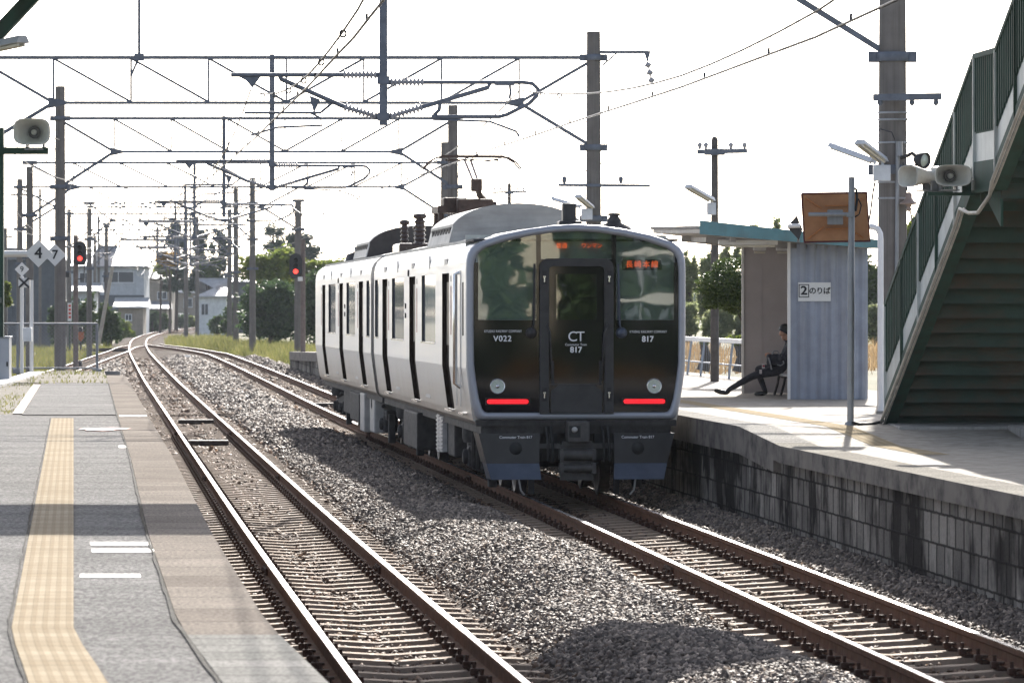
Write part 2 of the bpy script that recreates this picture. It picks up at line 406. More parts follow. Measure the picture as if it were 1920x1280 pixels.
def wall_ribbon(name, rows, mat, parent=None):       # rows: (x, y, z0, z1); faces towards -X when y grows
    V = []; Fq = []; UV = []; L = 0.0; pr = None
    for (x, y, a, b) in rows:
        if pr: L += math.hypot(x - pr[0], y - pr[1])
        pr = (x, y); V += [(x, y, a), (x, y, b)]; UV += [(L, a), (L, b)]
    for i in range(len(rows) - 1): Fq.append((i * 2, i * 2 + 1, i * 2 + 3, i * 2 + 2)[::-1])
    me = bpy.data.meshes.new(name); me.from_pydata(V, [], Fq); me.materials.append(mat)
    ul = me.uv_layers.new(name='UVMap')
    for lp in me.loops: ul.data[lp.index].uv = UV[lp.vertex_index]
    me.update(); o = bpy.data.objects.new(name, me); COL.objects.link(o)
    if parent is not None: o.parent = parent; WM[o.name] = wm(parent)
    return o
def rng(a, b, st): return [float(v) for v in np.append(np.arange(a, b, st), b)]

# ------------------------------------------------------------------ terrain
def terrain_z(X, Y):
    z = -.5 + (vnoise(X / 9, Y / 9, 11) - .5) * .15
    right = sstep(6.6, 8.5, X - T2(np.clip(Y, 4, 324))) * sstep(235, 185, Y)
    z = z * (1 - right) + right * (.75 + (vnoise(X / 5, Y / 5, 12) - .5) * .2)
    g = sstep(1.9, 3.2, X - T2(np.clip(Y, 4, 324))) * sstep(190, 205, Y) * sstep(420, 330, Y) * sstep(12, 7, X - T2(np.clip(Y, 4, 324)))
    return z + g * .35
xs = np.concatenate([np.array([-1200, -700, -350, -200, -130, -90]), np.arange(-70, 45, 1.5), np.array([50, 60, 80, 110, 160, 250, 500, 800, 1200])])
ys = np.concatenate([np.array([-300, -200, -100, -60, -30, -10]), np.arange(0, 420, 3), np.array([430, 450, 480, 520, 580, 660, 760, 900, 1100, 1400])])
gx, gy = np.meshgrid(xs, ys); gz = terrain_z(gx, gy)
V = np.stack([gx.ravel(), gy.ravel(), gz.ravel()], 1); nx = len(xs)
i = np.arange((len(ys) - 1) * (nx - 1)); a = (i // (nx - 1)) * nx + i % (nx - 1)
g = np_mesh('ground', V, np.stack([a, a + 1, a + nx + 1, a + nx], 1), GROUNDM); tag(g, kind='structure')

# ballast bed
ys = np.concatenate([np.arange(6, 80, .35), np.arange(80, 160, .8), np.arange(160, 420, 2.0), np.arange(420, 860, 8.0)]); nu = 74
gy = np.repeat(ys[:, None], nu, 1); u = np.linspace(0, 1, nu)[None, :]
xl = np.where(ys < 116, LEX(ys) + .02, np.where(ys < 300, np.minimum(T3(np.clip(ys, 113, 300)) - 1.8, T1(ys) - 2.2), T1(ys) - 2.2))
xr = np.where(ys < 320, np.maximum(T2(np.clip(ys, 4, 324)) + 1.9, T1(ys) + 1.9), T1(ys) + 2.2)
gx = xl[:, None] * (1 - u) + xr[:, None] * u; gz = hb(gx, gy)
ed = np.minimum(u, 1 - u); fall = np.where((ys[:, None] > 118) & (u < .5) | (ys[:, None] > 197), sstep(.06, 0, ed) * .25, 0); gz = gz - fall
V = np.stack([gx.ravel(), gy.ravel(), gz.ravel()], 1); nx = nu
i = np.arange((len(ys) - 1) * (nx - 1)); a = (i // (nx - 1)) * nx + i % (nx - 1)
tag(np_mesh('ballast_bed', V, np.stack([a, a + 1, a + nx + 1, a + nx], 1), BED), kind='structure')

# loose stones on the bed
def stones(n, y0, y1, size, keep_between=1.0):
    Y = RNG.uniform(y0, y1, n); l = np.where(Y < 116, LEX(Y) + .04, T1(Y) - 2.2); r = np.where(Y < 197, REX(Y) + .05, T2(Y) + 1.9)
    X = l + (r - l) * RNG.random(n); d1 = np.abs(X - T1(Y)); d2 = np.abs(X - T2(Y))
    off = (np.abs(d1 - .5665) > .085) & (np.abs(d2 - .5665) > .085)
    inside = (d1 < 1.05 + .25 * RNG.random(n)) | (d2 < 1.05 + .25 * RNG.random(n))
    p = np.where(inside, .17, 1.0); k = off & (RNG.random(n) < p); X, Y, inside = X[k], Y[k], inside[k]; m = len(X)
    Z = hb(X, Y) + RNG.uniform(-.012, .022, m) - inside * .008
    base = np.array([(-1, -1, -.7), (1, -1, -.7), (1, 1, -.7), (-1, 1, -.7), (-.7, -.8, .7), (.8, -.7, .7), (.7, .8, .7), (-.8, .6, .7)]) * .5
    v = base[None] * (1 + RNG.uniform(-.38, .38, (m, 8, 3)))
    sc = size * RNG.uniform(.55, 1.25, (m, 1, 1)) * np.stack([RNG.uniform(.75, 1.35, m), RNG.uniform(.75, 1.25, m), RNG.uniform(.5, .95, m)], 1)[:, None, :]
    v = v * sc
    q = RNG.normal(size=(m, 4)) * np.array([1, .45, .45, 1]); q /= np.linalg.norm(q, axis=1)[:, None]; a, b, c, d = q.T
    M = np.stack([1 - 2 * (c * c + d * d), 2 * (b * c - a * d), 2 * (b * d + a * c), 2 * (b * c + a * d), 1 - 2 * (b * b + d * d), 2 * (c * d - a * b), 2 * (b * d - a * c), 2 * (c * d + a * b), 1 - 2 * (b * b + c * c)], 1).reshape(m, 3, 3)
    v = np.einsum('mij,mkj->mki', M, v) + np.stack([X, Y, Z], 1)[:, None, :]
    fq = np.array([(0, 3, 2, 1), (4, 5, 6, 7), (0, 1, 5, 4), (1, 2, 6, 5), (2, 3, 7, 6), (3, 0, 4, 7)])
    return v.reshape(-1, 3), inside, (fq[None] + np.arange(m)[:, None, None] * 8).reshape(-1, 4)
sv, sf, off, sr = [], [], 0, []
for args in ((100000, 29.5, 42, .039), (125000, 42, 60, .042), (95000, 60, 86, .050), (34000, 86, 118, .082), (30000, 118, 170, .10), (26000, 170, 250, .13)):
    v, ins_, f = stones(*args); sv.append(v); sf.append(f + off); off += len(v); sr.append(np.repeat(ins_, 6))
sv, sf, sr = np.concatenate(sv), np.concatenate(sf), np.concatenate(sr)
RSTONE = m_ballast('rust_stained_stone', (.050, .030, .020), (.22, .145, .095))
for nm, sel, mt in (('ballast_stones', ~sr, STONE), ('rusty_ballast_stones', sr, RSTONE)):
    q_ = sf[sel]; used = np.unique(q_); remap = np.zeros(len(sv), int); remap[used] = np.arange(len(used)); tag(np_mesh(nm, sv[used], remap[q_], mt), kind='stuff')

# ------------------------------------------------------------------ the two platforms
lp = thing('platform', 'grey asphalt platform with a yellow tactile strip and brown slab edge', 'platform', (-3, 40, 0))
rowY = rng(4, 98.7, 1.6)
JOINT = plain('dark_joint', (.02, .018, .014), .95, 0, .5, 12, 0, 40, .05)
def joint(fx, y0, y1, w0, z):
    ys_ = rng(y0, y1, .22); jx = vnoise(np.array(ys_) * 1.3, np.array(ys_) * 0 + .5, 77) * .012 + vnoise(np.array(ys_) * 2.1, np.array(ys_) * 0 + .5, 78) * .012 - .016; jw = .003 + w0 * vnoise(np.array(ys_) * .9, np.array(ys_) * 0 + 2.5, 79)
    pr(ribbon('joint', [(y, float(fx(y)) + jx[i] - jw[i], float(fx(y)) + jx[i] + jw[i], z) for i, y in enumerate(ys_)], JOINT))
ribbon('asphalt_surface', [(y, max(LLX(y), -99) if y < 70 else LEX(y) - 2.05, LEX(y) - .42, LZ) for y in rowY if y < 70] , ASPH)
o = bpy.data.objects['asphalt_surface']; o.parent = lp; o.matrix_parent_inverse = Matrix.Translation((3, -40, 0))
def pr(o): o.parent = lp; o.matrix_parent_inverse = Matrix.Translation((3, -40, 0)); return o
pr(ribbon('asphalt_path', [(y, LEX(y) - 1.85, LEX(y) - .42, LZ) for y in rng(69, 98.7, 3)], ASPH))
bpy.data.objects['asphalt_surface'].data.update()
pr(ribbon('coping', [(y, LEX(y) - .42, LEX(y) + .03, LZ + .006) for y in rng(22.6, 110, 1.6)], COPE, thick=.2))
pr(ribbon('pale_coping', [(y, LEX(y) - .42, LEX(y) + .03, LZ + .010) for y in rng(4, 22.6, .9)], COPE_NEW, thick=.2))
yl = lambda y: np.interp(y, (4, 12, 19.8, 22.86, 67.2), (-.4, -1.18, -2.06, -2.47, -6.67)); yr = lambda y: np.interp(y, (4, 12, 19.8, 22.86, 67.2), (-.08, -.86, -1.72, -2.16, -6.35))
pr(ribbon('tactile_strip', [(y, yl(y), yr(y), LZ + .006) for y in rng(4, 67.2, 1.2)], YEL))
joint(lambda y: LEX(y) - .43, 12, 98, .010, LZ + .0105); joint(lambda y: yl(y) - .012, 14, 67, .005, LZ + .009)
pr(ribbon('gravel_end', [(y, LLX(y) + .1, LEX(y) - .42, LZ + .002) for y in rng(98.7, 117.5, 3)], GRAVEL_TOP))
pr(ribbon('dirt_strip', [(y, LLX(y) + .1, LEX(y) - 2.0, LZ - .01) for y in rng(69.8, 98.7, 3)], GRAVEL_TOP))
pr(ribbon('brown_kerb', [(y, LEX(y) - 2.0, LEX(y) - 1.85, LZ + .012) for y in rng(70, 96.5, 3)], KERB, thick=.1))
pr(ribbon('white_kerb', [(y, LLX(y) - .12, LLX(y) + .22, LZ + .05) for y in rng(88, 113, 3)], plain('white_concrete', (.62, .60, .56), .7, 0, .15, 3), thick=.3))
pr(wall_ribbon('platform_wall', [(LEX(y) - .04, y, -.5, LZ - .19) for y in rng(118, 4, 1.9)[::-1]] if False else [(LEX(y) - .04, y, -.5, LZ - .19) for y in rng(4, 118, 1.9)][::-1], CONC_OLD))
pr(wall_ribbon('back_wall', [(LLX(y), y, -.6, LZ) for y in rng(4, 118, 4)], CONC_OLD))
pr(MB().bx(-12.0, -9.93, 117.5, 117.7, -.5, LZ).build('end_wall', CONC_OLD))
slope = -.0935
for (x0, x1, y0, y1) in ((-4.49, -4.07, 53.0, 53.8), (-2.84, -2.43, 31.25, 31.65), (-2.75, -2.33, 30.35, 30.75), (-2.56, -2.2, 27.5, 27.85)):
    pr(MB().poly([(x0, y0, LZ + .005), (x1, y0, LZ + .005), (x1 + slope * (y1 - y0), y1, LZ + .005), (x0 + slope * (y1 - y0), y1, LZ + .005)]).build('white_marking', WHITEP))
mk = MB().poly([(LEX(68) - .4, 68, LZ + .012), (LEX(68) + .0, 68, LZ + .012), (LEX(68.7), 68.7, LZ + .012), (LEX(68.7) - .4, 68.7, LZ + .012)]); pr(mk.build('slab_line', WHITEP))
mk = MB().poly([(-5.35 + .3 * math.cos(t) * (1 + .3 * math.sin(3 * t)), 60.8 + .75 * math.sin(t) * (1 + .2 * math.cos(5 * t)), LZ + .013) for t in np.linspace(0, 2 * math.pi, 14)[:-1]]); pr(mk.build('red_paint_mark', REDP))

rp = thing('platform', 'concrete platform with the waiting shelter, stained block wall facing the track', 'platform', (4, 60, 0))
def pr2(o): o.parent = rp; o.matrix_parent_inverse = Matrix.Translation((-4, -60, 0)); return o
RW = lambda y: np.interp(y, (4, 56, 66, 150, 197), (16.0, 14.0, 6.0, 5.2, 2.6))
RASPH = plain('pale_asphalt', (.31, .28, .24), .92, 0, .3, 5, .5, 60, .15)
rr = rng(20, 53.7, 2.1) + rng(54.2, 57.2, .75) + rng(58, 197, 3)
pr2(ribbon('paved_surface', [(y, REX(y) + .42, REX(y) + RW(y), RZ(y)) for y in rr], RASPH))
pr2(ribbon('coping', [(y, REX(y) - .03, REX(y) + .42, RZ(y) + .005) for y in rr if y <= 54.3], m_coping('mossy_coping', (.27, .25, .215), (.33, .31, .27), 2.4), thick=.2, side_mat=EDGE))
pr2(ribbon('raised_coping', [(y, REX(y) - .03, REX(y) + .42, RZ(y) + .005) for y in rr if y >= 54.2], m_coping('tiled_coping', (.33, .315, .29), (.40, .385, .355), .3), thick=.34, side_mat=EDGE))
pr2(ribbon('tactile_strip', [(y, REX(y) + 1.05, REX(y) + 1.37, RZ(y) + .005) for y in rng(50.5, 53.7, .8) + rng(54.2, 57.2, .75) + rng(58, 150, 3)], m_tactile('faded_yellow_tile', (.37, .30, .19), (.42, .35, .24), .3, 3)))
pr2(wall_ribbon('block_wall', [(REX(y) + .06, y, -.6, RZ(y) - .19) for y in rr], WALLM))
pr2(wall_ribbon('back_wall', [(REX(y) + RW(y), y, -.6, RZ(y)) for y in rr][::-1], CONC_OLD))
pr2(MB().bx(REX(197), REX(197) + 2.6, 196.9, 197.1, -.6, .655).build('end_wall', CONC_OLD))

# ------------------------------------------------------------------ railway tracks
RUST = plain('rusty_rail', (.12, .058, .034), .9, 0, .3, 6, .2, 60, .06)
STEEL = plain('worn_steel', (.55, .55, .56), .26, 1.0, .12, 3)
SLEEP = plain('concrete_sleeper', (.28, .21, .155), .85, 0, .3, 4, .35, 60, .15)
CLIP = plain('rusty_clip', (.06, .032, .022), .85, 0, .3, 30, 0, 40, .15)
PROF = [(-.0635, -.153), (-.0635, -.142), (-.012, -.125), (-.009, -.055), (-.0325, -.040), (-.0325, -.005), (-.026, -.001), (.026, -.001), (.0325, -.005), (.0325, -.040), (.009, -.055), (.012, -.125), (.0635, -.142), (.0635, -.153)]
def head(fn, y): d = .5; return math.atan2(-(fn(y + d) - fn(y - d)), 2 * d)
def sleeper_mesh():
    m = MB(); xs_ = [-1.0, -.72, -.42, 0, .42, .72, 1.0]; zt = [-.198, -.185, -.187, -.212, -.187, -.185, -.198]
    vs = []
    for x, z in zip(xs_, zt): vs += [(x, -.125, -.36), (x, -.085, z), (x, .085, z), (x, .125, -.36)]
    fs = [(i * 4 + k, i * 4 + k + 1, i * 4 + 5 + k, i * 4 + 4 + k) for i in range(6) for k in range(3)] + [(3, 2, 1, 0), (24, 25, 26, 27)]
    m.add(vs, fs); return m
def clip_mesh():
    m = MB().bx(-.11, .11, -.075, .075, -.185, -.160)
    for s in (-1, 1):
        m.bbox(s * .115 - .03, s * .115 + .03, -.045, .045, -.17, -.115, .012).cyl((s * .115, 0, -.12), (s * .115, 0, -.07), .014, n=6); m.box((s * .075, 0, -.128), (.06, .07, .018))
    return m
def railway(name, label, fn, y0, y1, nsl, group, spacing=.66, ys=None):
    yb = max(y0, 30.0); t = thing(name, label, 'railway track', (float(fn(yb)), yb, 0), 0, group)
    yy = np.array(ys if ys is not None else rng(y0, min(y1, 120), 2) + rng(125, y1, 5) if y1 > 125 else rng(y0, y1, 2))
    for s in (-1, 1):
        m = MB(); hd = MB(); n = len(PROF); vs = []; hv = []
        for y in yy:
            a = head(fn, y); c, sn = math.cos(a), math.sin(a); x0 = fn(y)
            for (px_, pz) in PROF: q = px_ + s * .5665; vs.append((x0 + q * c, y + q * sn, pz))
            for q in (s * .5665 - .027, s * .5665 + .027): hv.append((x0 + q * c, y + q * sn, .0015))
        m.add(vs, [(i * n + k, i * n + (k + 1) % n, (i + 1) * n + (k + 1) % n, (i + 1) * n + k)[::-1] for i in range(len(yy) - 1) for k in range(n)])
        hd.add(hv, [(i * 2, i * 2 + 1, i * 2 + 3, i * 2 + 2) for i in range(len(yy) - 1)])
        r = m.build('rail', RUST, t, True); hd.build('running_surface', STEEL, r, True)
        jp = MB()
        for yj in ([46.3, 71.3, 96.3] if s < 0 else [46.5, 71.5, 96.5]):
            if y0 < yj < y1:
                a = head(fn, yj); M_ = Matrix.Translation((fn(yj), yj, 0)) @ Matrix.Rotation(a, 4, 'Z')
                q = MB().bx(s * .5665 - .035, s * .5665 - .011, -.3, .3, -.125, -.055).bx(s * .5665 + .011, s * .5665 + .035, -.3, .3, -.125, -.055)
                for b_ in (-.2, -.07, .07, .2): q.cyl((s * .5665 - .06, b_, -.09), (s * .5665 + .06, b_, -.09), .017, n=6)
                jp.join(q.xf(M_))
        if jp.v: jp.build('fishplate', CLIP, r, True)
    sl0 = None; k = 0; y = yb; rest = MB()
    sm, cm = sleeper_mesh(), clip_mesh()
    while y < y1:
        a = head(fn, y); M_ = Matrix.Translation((float(fn(y)), y, 0)) @ Matrix.Rotation(a + random.uniform(-.006, .006), 4, 'Z')
        if k < nsl:
            L = wm(t).inverted() @ M_
            if sl0 is None:
                sl0 = sm.build('sleeper', SLEEP, t); sl0.matrix_local = L
                cs = []
                for s in (-1, 1): c = cm.build('rail_fastener', CLIP, sl0); c.location = (s * .5665, 0, 0); cs.append(c)
            else:
                o = sl0.copy(); COL.objects.link(o); o.parent = t; o.matrix_local = L
                for c in cs: d = c.copy(); COL.objects.link(d); d.parent = o
        else:
            q = MB(); q.v = list(sm.v); q.f = list(sm.f); q.sm = list(sm.sm); rest.join(q.xf(M_))
        k += 1; y += spacing
    if rest.v: o = rest.build('far_sleepers', SLEEP, t, True); o['kind'] = 'stuff'
    return t
railway('railway_track', 'railway track along the yellow striped platform, curving away past the signals', lambda y: float(T1(y)), 22, 870, 100, 'railway tracks', .66)
railway('railway_track', 'railway track the train stands on, beside the stained block wall', lambda y: float(T2(y)), 22, 324, 100, 'railway tracks', .66)
railway('railway_track', 'weedy side track joining from beyond the mesh fence', lambda y: float(T3(y)), 113, 311, 0, 'railway tracks', .8)
# ------------------------------------------------------------------ the train (local frame: y runs back from the front face, z = 0 at rail top)
TH = math.atan(.0925); TX, TY = .85, 61.3
ALU = NT('brushed_aluminium')
_n = ALU.noise(1.0, 4, .6, ALU.mapping((1, .25, 14))); _d = ALU.noise(1.0, 4, .65, ALU.mapping((2, 1.2, .35))); _z = ALU.sep()[2]
_grime = ALU.ramp(ALU.math('ADD', ALU.math('DIVIDE', _z, 4.0), ALU.math('MULTIPLY', _d, .12)), [(.30, (.40, .36, .31)), (.46, (.60, .60, .60)), (.8, (.63, .64, .65)), (.93, (.58, .58, .57))])
ALU.set(ALU.mix(.25, _grime, ALU.ramp(_n, [(.3, .75), (.7, 1.1)]), 'MULTIPLY'), ALU.ramp(_n, [(.3, .34), (.7, .5)]), .55, .5); ALU = ALU.m
RIM = plain('silver_front_rim', (.33, .345, .385), .45, .3, .03, 1)
BLACKG = plain('black_front_panel', (.004, .004, .006), .04, 0, .3, 1.5, 0, 40, .5)
MATT = plain('matt_black_metal', (.022, .021, .022), .5, 0, .3, 5)
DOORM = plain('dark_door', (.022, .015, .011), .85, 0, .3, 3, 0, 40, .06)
UNDER = plain('grimy_underframe', (.030, .027, .025), .8, 0, .5, 5, .4, 40)
UNDERL = plain('grey_equipment', (.36, .35, .33), .6, 0, .2, 5)
SKIRT = plain('black_skirt', (.030, .029, .030), .4, .2, .3, 2)
LIP = plain('blue_grey_lip', (.06, .075, .105), .35, .3, .25, 3)
RUBBER = plain('dark_rubber', (.02, .02, .02), .8, 0, .2, 5)
ROOFG = plain('roof_grey', (.40, .39, .37), .6, 0, .2, 2)
ACEND = streaked('cooler_end', (.40, .38, .35), (.20, .18, .165), .5, .6, 0, .6, 6)
INSUL = plain('brown_insulator', (.05, .03, .025), .25, 0, .2, 5)
WHITE = plain('white_lettering', (.80, .80, .82), .5, 0, .05, 5)
LAMPG = plain('lamp_glass', (.50, .56, .50), .08, 0, .15, 20)
CHROME = plain('chrome', (.7, .7, .7), .15, 1, .05, 5)
PAPER = plain('notice_paper', (.62, .58, .48), .7, 0, .4, 30)
PINK = plain('faded_pink_notice', (.45, .27, .25), .6, 0, .15, 5)
GREYLAB = plain('grey_mark', (.36, .36, .37), .5, 0, .15, 20)
SEATR = plain('red_seat', (.35, .05, .04), .7, 0, .3, 5)
TAIL = emit('tail_lamp', (1.0, .006, .014), .95, (.3, .01, .01))
TAILD = plain('dark_red_lens', (.25, .01, .012), .3, 0, .2, 9)
LED = emit('led_sign', (1.0, .12, .03), .8)
def screen_mat(name, ior, tint):
    s = NT(name); t = s.n('ShaderNodeBsdfTransparent'); t.inputs[0].default_value = (*tint, 1); gl = s.n('ShaderNodeBsdfGlossy'); gl.inputs['Roughness'].default_value = .012
    wv = s.noise(1.3, 2, .5); bp = s.n('ShaderNodeBump'); bp.inputs['Strength'].default_value = .02; bp.inputs['Distance'].default_value = .05; s.l(wv, bp.inputs['Height']); s.l(bp.outputs[0], gl.inputs['Normal'])
    f = s.n('ShaderNodeFresnel'); f.inputs[0].default_value = ior; mx = s.n('ShaderNodeMixShader'); s.l(f.outputs[0], mx.inputs[0]); s.l(t.outputs[0], mx.inputs[1]); s.l(gl.outputs[0], mx.inputs[2]); s.l(mx.outputs[0], s.out.inputs[0]); return s.m
def glass_mat(name, tint, rough=.02, alpha=.55):
    s = NT(name); s.set(tint, rough, 0, .6)
    t = s.n('ShaderNodeBsdfTransparent'); t.inputs[0].default_value = (.55, .62, .58, 1)
    f = s.n('ShaderNodeFresnel'); f.inputs[0].default_value = 2.0
    mx = s.n('ShaderNodeMixShader'); s.l(s.math('ADD', f.outputs[0], alpha, True), mx.inputs[0]); s.l(t.outputs[0], mx.inputs[1]); s.l(s.b.outputs[0], mx.inputs[2]); s.l(mx.outputs[0], s.out.inputs[0]); return s.m
WSCREEN = screen_mat('tinted_windscreen', 1.95, (.66, .72, .70))
SIDEG = glass_mat('side_window_glass', (.17, .20, .25), .05, .72)

DOORG = plain('dark_door_glass', (.018, .015, .014), .4, 0, .2, 2, 0, 40, .1)
train = thing('commuter_train', 'silver two-car commuter train with black front and red tail lights', 'train', (TX, TY, 0), TH)
PZ = [.97, 1.03, 1.12, 1.42, 1.72, 2.02, 3.0, 3.12, 3.22, 3.31, 3.39, 3.49, 3.565, 3.61, 3.63]
PX = [1.29, 1.352, 1.372, 1.412, 1.450, 1.450, 1.450, 1.448, 1.432, 1.392, 1.30, 1.0, .65, .3, .0]
DOORS = [(3.0, 4.25), (9.55, 10.85), (16.05, 17.35)]
WINS = [(5.5, 8.2), (12.05, 14.9), (18.35, 19.35)]
def side_pt(sgn, y, k, inset=0.0): return (sgn * (PX[k] - inset), y, PZ[k])
def car_body(y0, flip, front):
    f = (lambda y: y0 + 19.75 - y + .12) if flip else (lambda y: y0 + y)
    lo, hi = (.14, 19.75)
    br = sorted({lo, hi, *[v for a in DOORS + WINS for v in a], *np.linspace(lo, hi, 9).tolist()})
    m = MB(); vs = []; n = len(PZ); revs = []
    for sgn in (-1, 1):
        base = len(vs)
        for y in br: vs += [side_pt(sgn, f(y), k) for k in range(n)]
        fs = []
        for i in range(len(br) - 1):
            c = (br[i] + br[i + 1]) / 2
            for k in range(n - 1):
                z = (PZ[k] + PZ[k + 1]) / 2
                if any(a < c < b for a, b in DOORS) and 1.12 < z < 3.0: continue
                if any(a < c < b for a, b in WINS) and 2.02 < z < 3.0: continue
                q = (base + i * n + k, base + (i + 1) * n + k, base + (i + 1) * n + k + 1, base + i * n + k + 1)
                fs.append(q if (sgn > 0) != flip else q[::-1])
        nb = len(m.v); m.v += vs[base:]; m.f += [tuple(i - base + nb for i in q) for q in fs]; m.sm += [False] * len(fs)
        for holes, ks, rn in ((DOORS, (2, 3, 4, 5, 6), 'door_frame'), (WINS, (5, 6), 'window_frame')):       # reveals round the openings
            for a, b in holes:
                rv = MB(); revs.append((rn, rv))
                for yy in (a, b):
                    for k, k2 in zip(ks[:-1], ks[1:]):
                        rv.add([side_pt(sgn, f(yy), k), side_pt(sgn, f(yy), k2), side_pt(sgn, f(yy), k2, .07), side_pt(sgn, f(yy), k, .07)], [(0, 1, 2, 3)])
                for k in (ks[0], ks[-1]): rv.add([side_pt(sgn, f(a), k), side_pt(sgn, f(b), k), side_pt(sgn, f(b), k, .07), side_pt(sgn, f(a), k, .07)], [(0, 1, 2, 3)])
    for y in (lo, hi):                                                     # ends
        m.poly([side_pt(-1, f(y), k) for k in range(n)] + [side_pt(1, f(y), k) for k in range(n - 2, -1, -1)])
    m.poly([(-1.29, f(lo), .97), (1.29, f(lo), .97), (1.29, f(hi), .97), (-1.29, f(hi), .97)])
    body = m.build('car_body', ALU, train)
    for rn, rv in revs: rv.build(rn, DOORM if rn == 'door_frame' else RUBBER, body)  # door reveals take the dark door colour, recess shade painted in
    for sgn in (-1, 1):
        for a, b in DOORS:
            ks = (2, 3, 4, 5, 6); d = MB()
            for k, k2 in zip(ks[:-1], ks[1:]): d.add([side_pt(sgn, f(a), k, .065), side_pt(sgn, f(b), k, .065), side_pt(sgn, f(b), k2, .065), side_pt(sgn, f(a), k2, .065)], [(0, 1, 2, 3)])
            mid = (a + b) / 2; x = sgn * (1.450 - .058)
            d.bx(sgn * 1.378, sgn * 1.392, f(mid) - .012, f(mid) + .012, 1.75, 2.99)
            dd = d.build('door', DOORM, body); g = MB()
            for (p, q) in ((a + .12, mid - .06), (mid + .06, b - .12)): g.bx(x - .004, x + .004, f(p), f(q), 2.0, 2.88)
            g.build('door_window', DOORG, dd)
            MB().bx(sgn * 1.30, sgn * 1.42, f(a + .03), f(b - .03), 1.085, 1.112).build('door_sill', CHROME, body)
        for a, b in WINS:
            x = sgn * (1.450 - .03)
            w_ = MB().bx(x - .004, x + .004, f(a), f(b), 2.02, 3.0).build('window', SIDEG, body)
            MB().bx(sgn * 1.42, sgn * 1.468, f(a), f(b), 2.0, 2.018).build('window_sill', CHROME, body)
        pl_ = MB(); pk = MB()
        for a, b in DOORS:
            pk.bx(sgn * 1.4495, sgn * 1.4535, f(a - .42), f(a - .25), 2.15, 2.82); pl_.bx(sgn * 1.4495, sgn * 1.453, f(a - .45), f(a - .2), 2.88, 2.96)
            pl_.bx(sgn * 1.434, sgn * 1.4515, f(a + .3), f(a + .85), 3.12, 3.2)
        for y in (7.3, 13.9): pl_.bx(sgn * 1.384, sgn * 1.388, f(y), f(y + .9), 1.19, 1.31)
        pk.build('notice_strip', PINK, body); pl_.build('stencil_marking', GREYLAB, body)
        lm = MB(); lm.lathe([(.02, 0), (.055, .005), (.055, .02), (.02, .025)], (sgn * 1.448, f(10.95 if not flip else 9.3), 3.06), (sgn, 0, 0), 12)
        lm.lathe([(.04, 0), (.045, .02)], (sgn * 1.448, f(11.6), 2.55), (sgn, 0, 0), 10).lathe([(.04, 0), (.045, .02)], (sgn * 1.448, f(11.6), 2.40), (sgn, 0, 0), 10)
        lm.build('door_lamp', MATT, body)
        for y in (6.6, 13.5): MB().bx(sgn * 1.438, sgn * 1.456, f(y) - .02, f(y) + .02, 3.09, 3.27).build('drain_pipe', GREYLAB, body)
    inr = MB().bx(-1.25, 1.25, f(.9), f(19.6), .98, 1.16)                  # interior floor and seats seen through the glass
    inr.build('cabin_floor', UNDER, body); st = MB()
    for sgn in (-1, 1):
        for y in np.arange(5.3, 19, .9):
            if any(a - .3 < y < b + .3 for a, b in DOORS): continue
            st.bbox(sgn * .35, sgn * 1.25, f(y) - .05, f(y) + .05, 1.5, 2.25, .03).bx(sgn * .35, sgn * 1.25, f(y) - .05, f(y + .42), 1.5, 1.6)
    st.build('seat', SEATR, body)
    return body, f
b1, f1 = car_body(0, False, True)
b2, f2 = car_body(20.25, True, False)
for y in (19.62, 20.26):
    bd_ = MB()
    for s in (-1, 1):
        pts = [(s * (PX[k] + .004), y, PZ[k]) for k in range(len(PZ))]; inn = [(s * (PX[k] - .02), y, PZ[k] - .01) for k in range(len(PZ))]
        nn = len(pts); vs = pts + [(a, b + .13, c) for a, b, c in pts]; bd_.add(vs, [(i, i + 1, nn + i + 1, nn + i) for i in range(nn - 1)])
    bd_.build('gap_shade_band', RUBBER, train)  # dark band painted in for the shade of the gap between the cars
# gangway bellows between the cars
bel = MB()
for i in range(8): y = 19.74 + i * .08; s_ = .55 if i % 2 else .48; bel.bx(-s_, s_, y, y + .06, 1.1, 3.1 + (s_ - .5))
bel.bx(-1.30, 1.30, 19.80, 19.83, 1.1, 3.3).bx(-1.30, 1.30, 20.30, 20.33, 1.1, 3.3)
bel.build('gangway_bellows', RUBBER, train)

# ---- front
def outline(d):                                       # body outline offset inwards by d
    pts = [(-1.26, 1.045), (-1.30, 1.055), (-1.335, 1.10), (-1.38, 1.25), (-1.42, 1.5), (-1.45, 1.75), (-1.455, 2.3), (-1.455, 3.0), (-1.45, 3.14), (-1.43, 3.24), (-1.38, 3.32), (-1.28, 3.39), (-1.0, 3.485), (-.65, 3.56), (-.3, 3.61), (0, 3.625)]
    pts = pts + [(-x, z) for x, z in pts[-2::-1]]
    zc = 2.3
    return [(x * (1 - d / 1.45), zc + (z - zc) * (1 - d / (1.32 if z > zc else 1.25))) for x, z in pts]
ring = MB(); L = [(0, .16), (.0, .02), (.018, -.02), (.055, -.035), (.085, -.02), (.095, .02)]
loops = [[(x, y, z) for x, z in outline(d)] for d, y in L]; n = len(loops[0]); vs = [p for l in loops for p in l]
ring.add(vs, [(i * n + k, i * n + (k + 1) % n, (i + 1) * n + (k + 1) % n, (i + 1) * n + k) for i in range(len(L) - 1) for k in range(n)], True)
face = ring.build('front_rim', RIM, train)
inner = outline(.095)
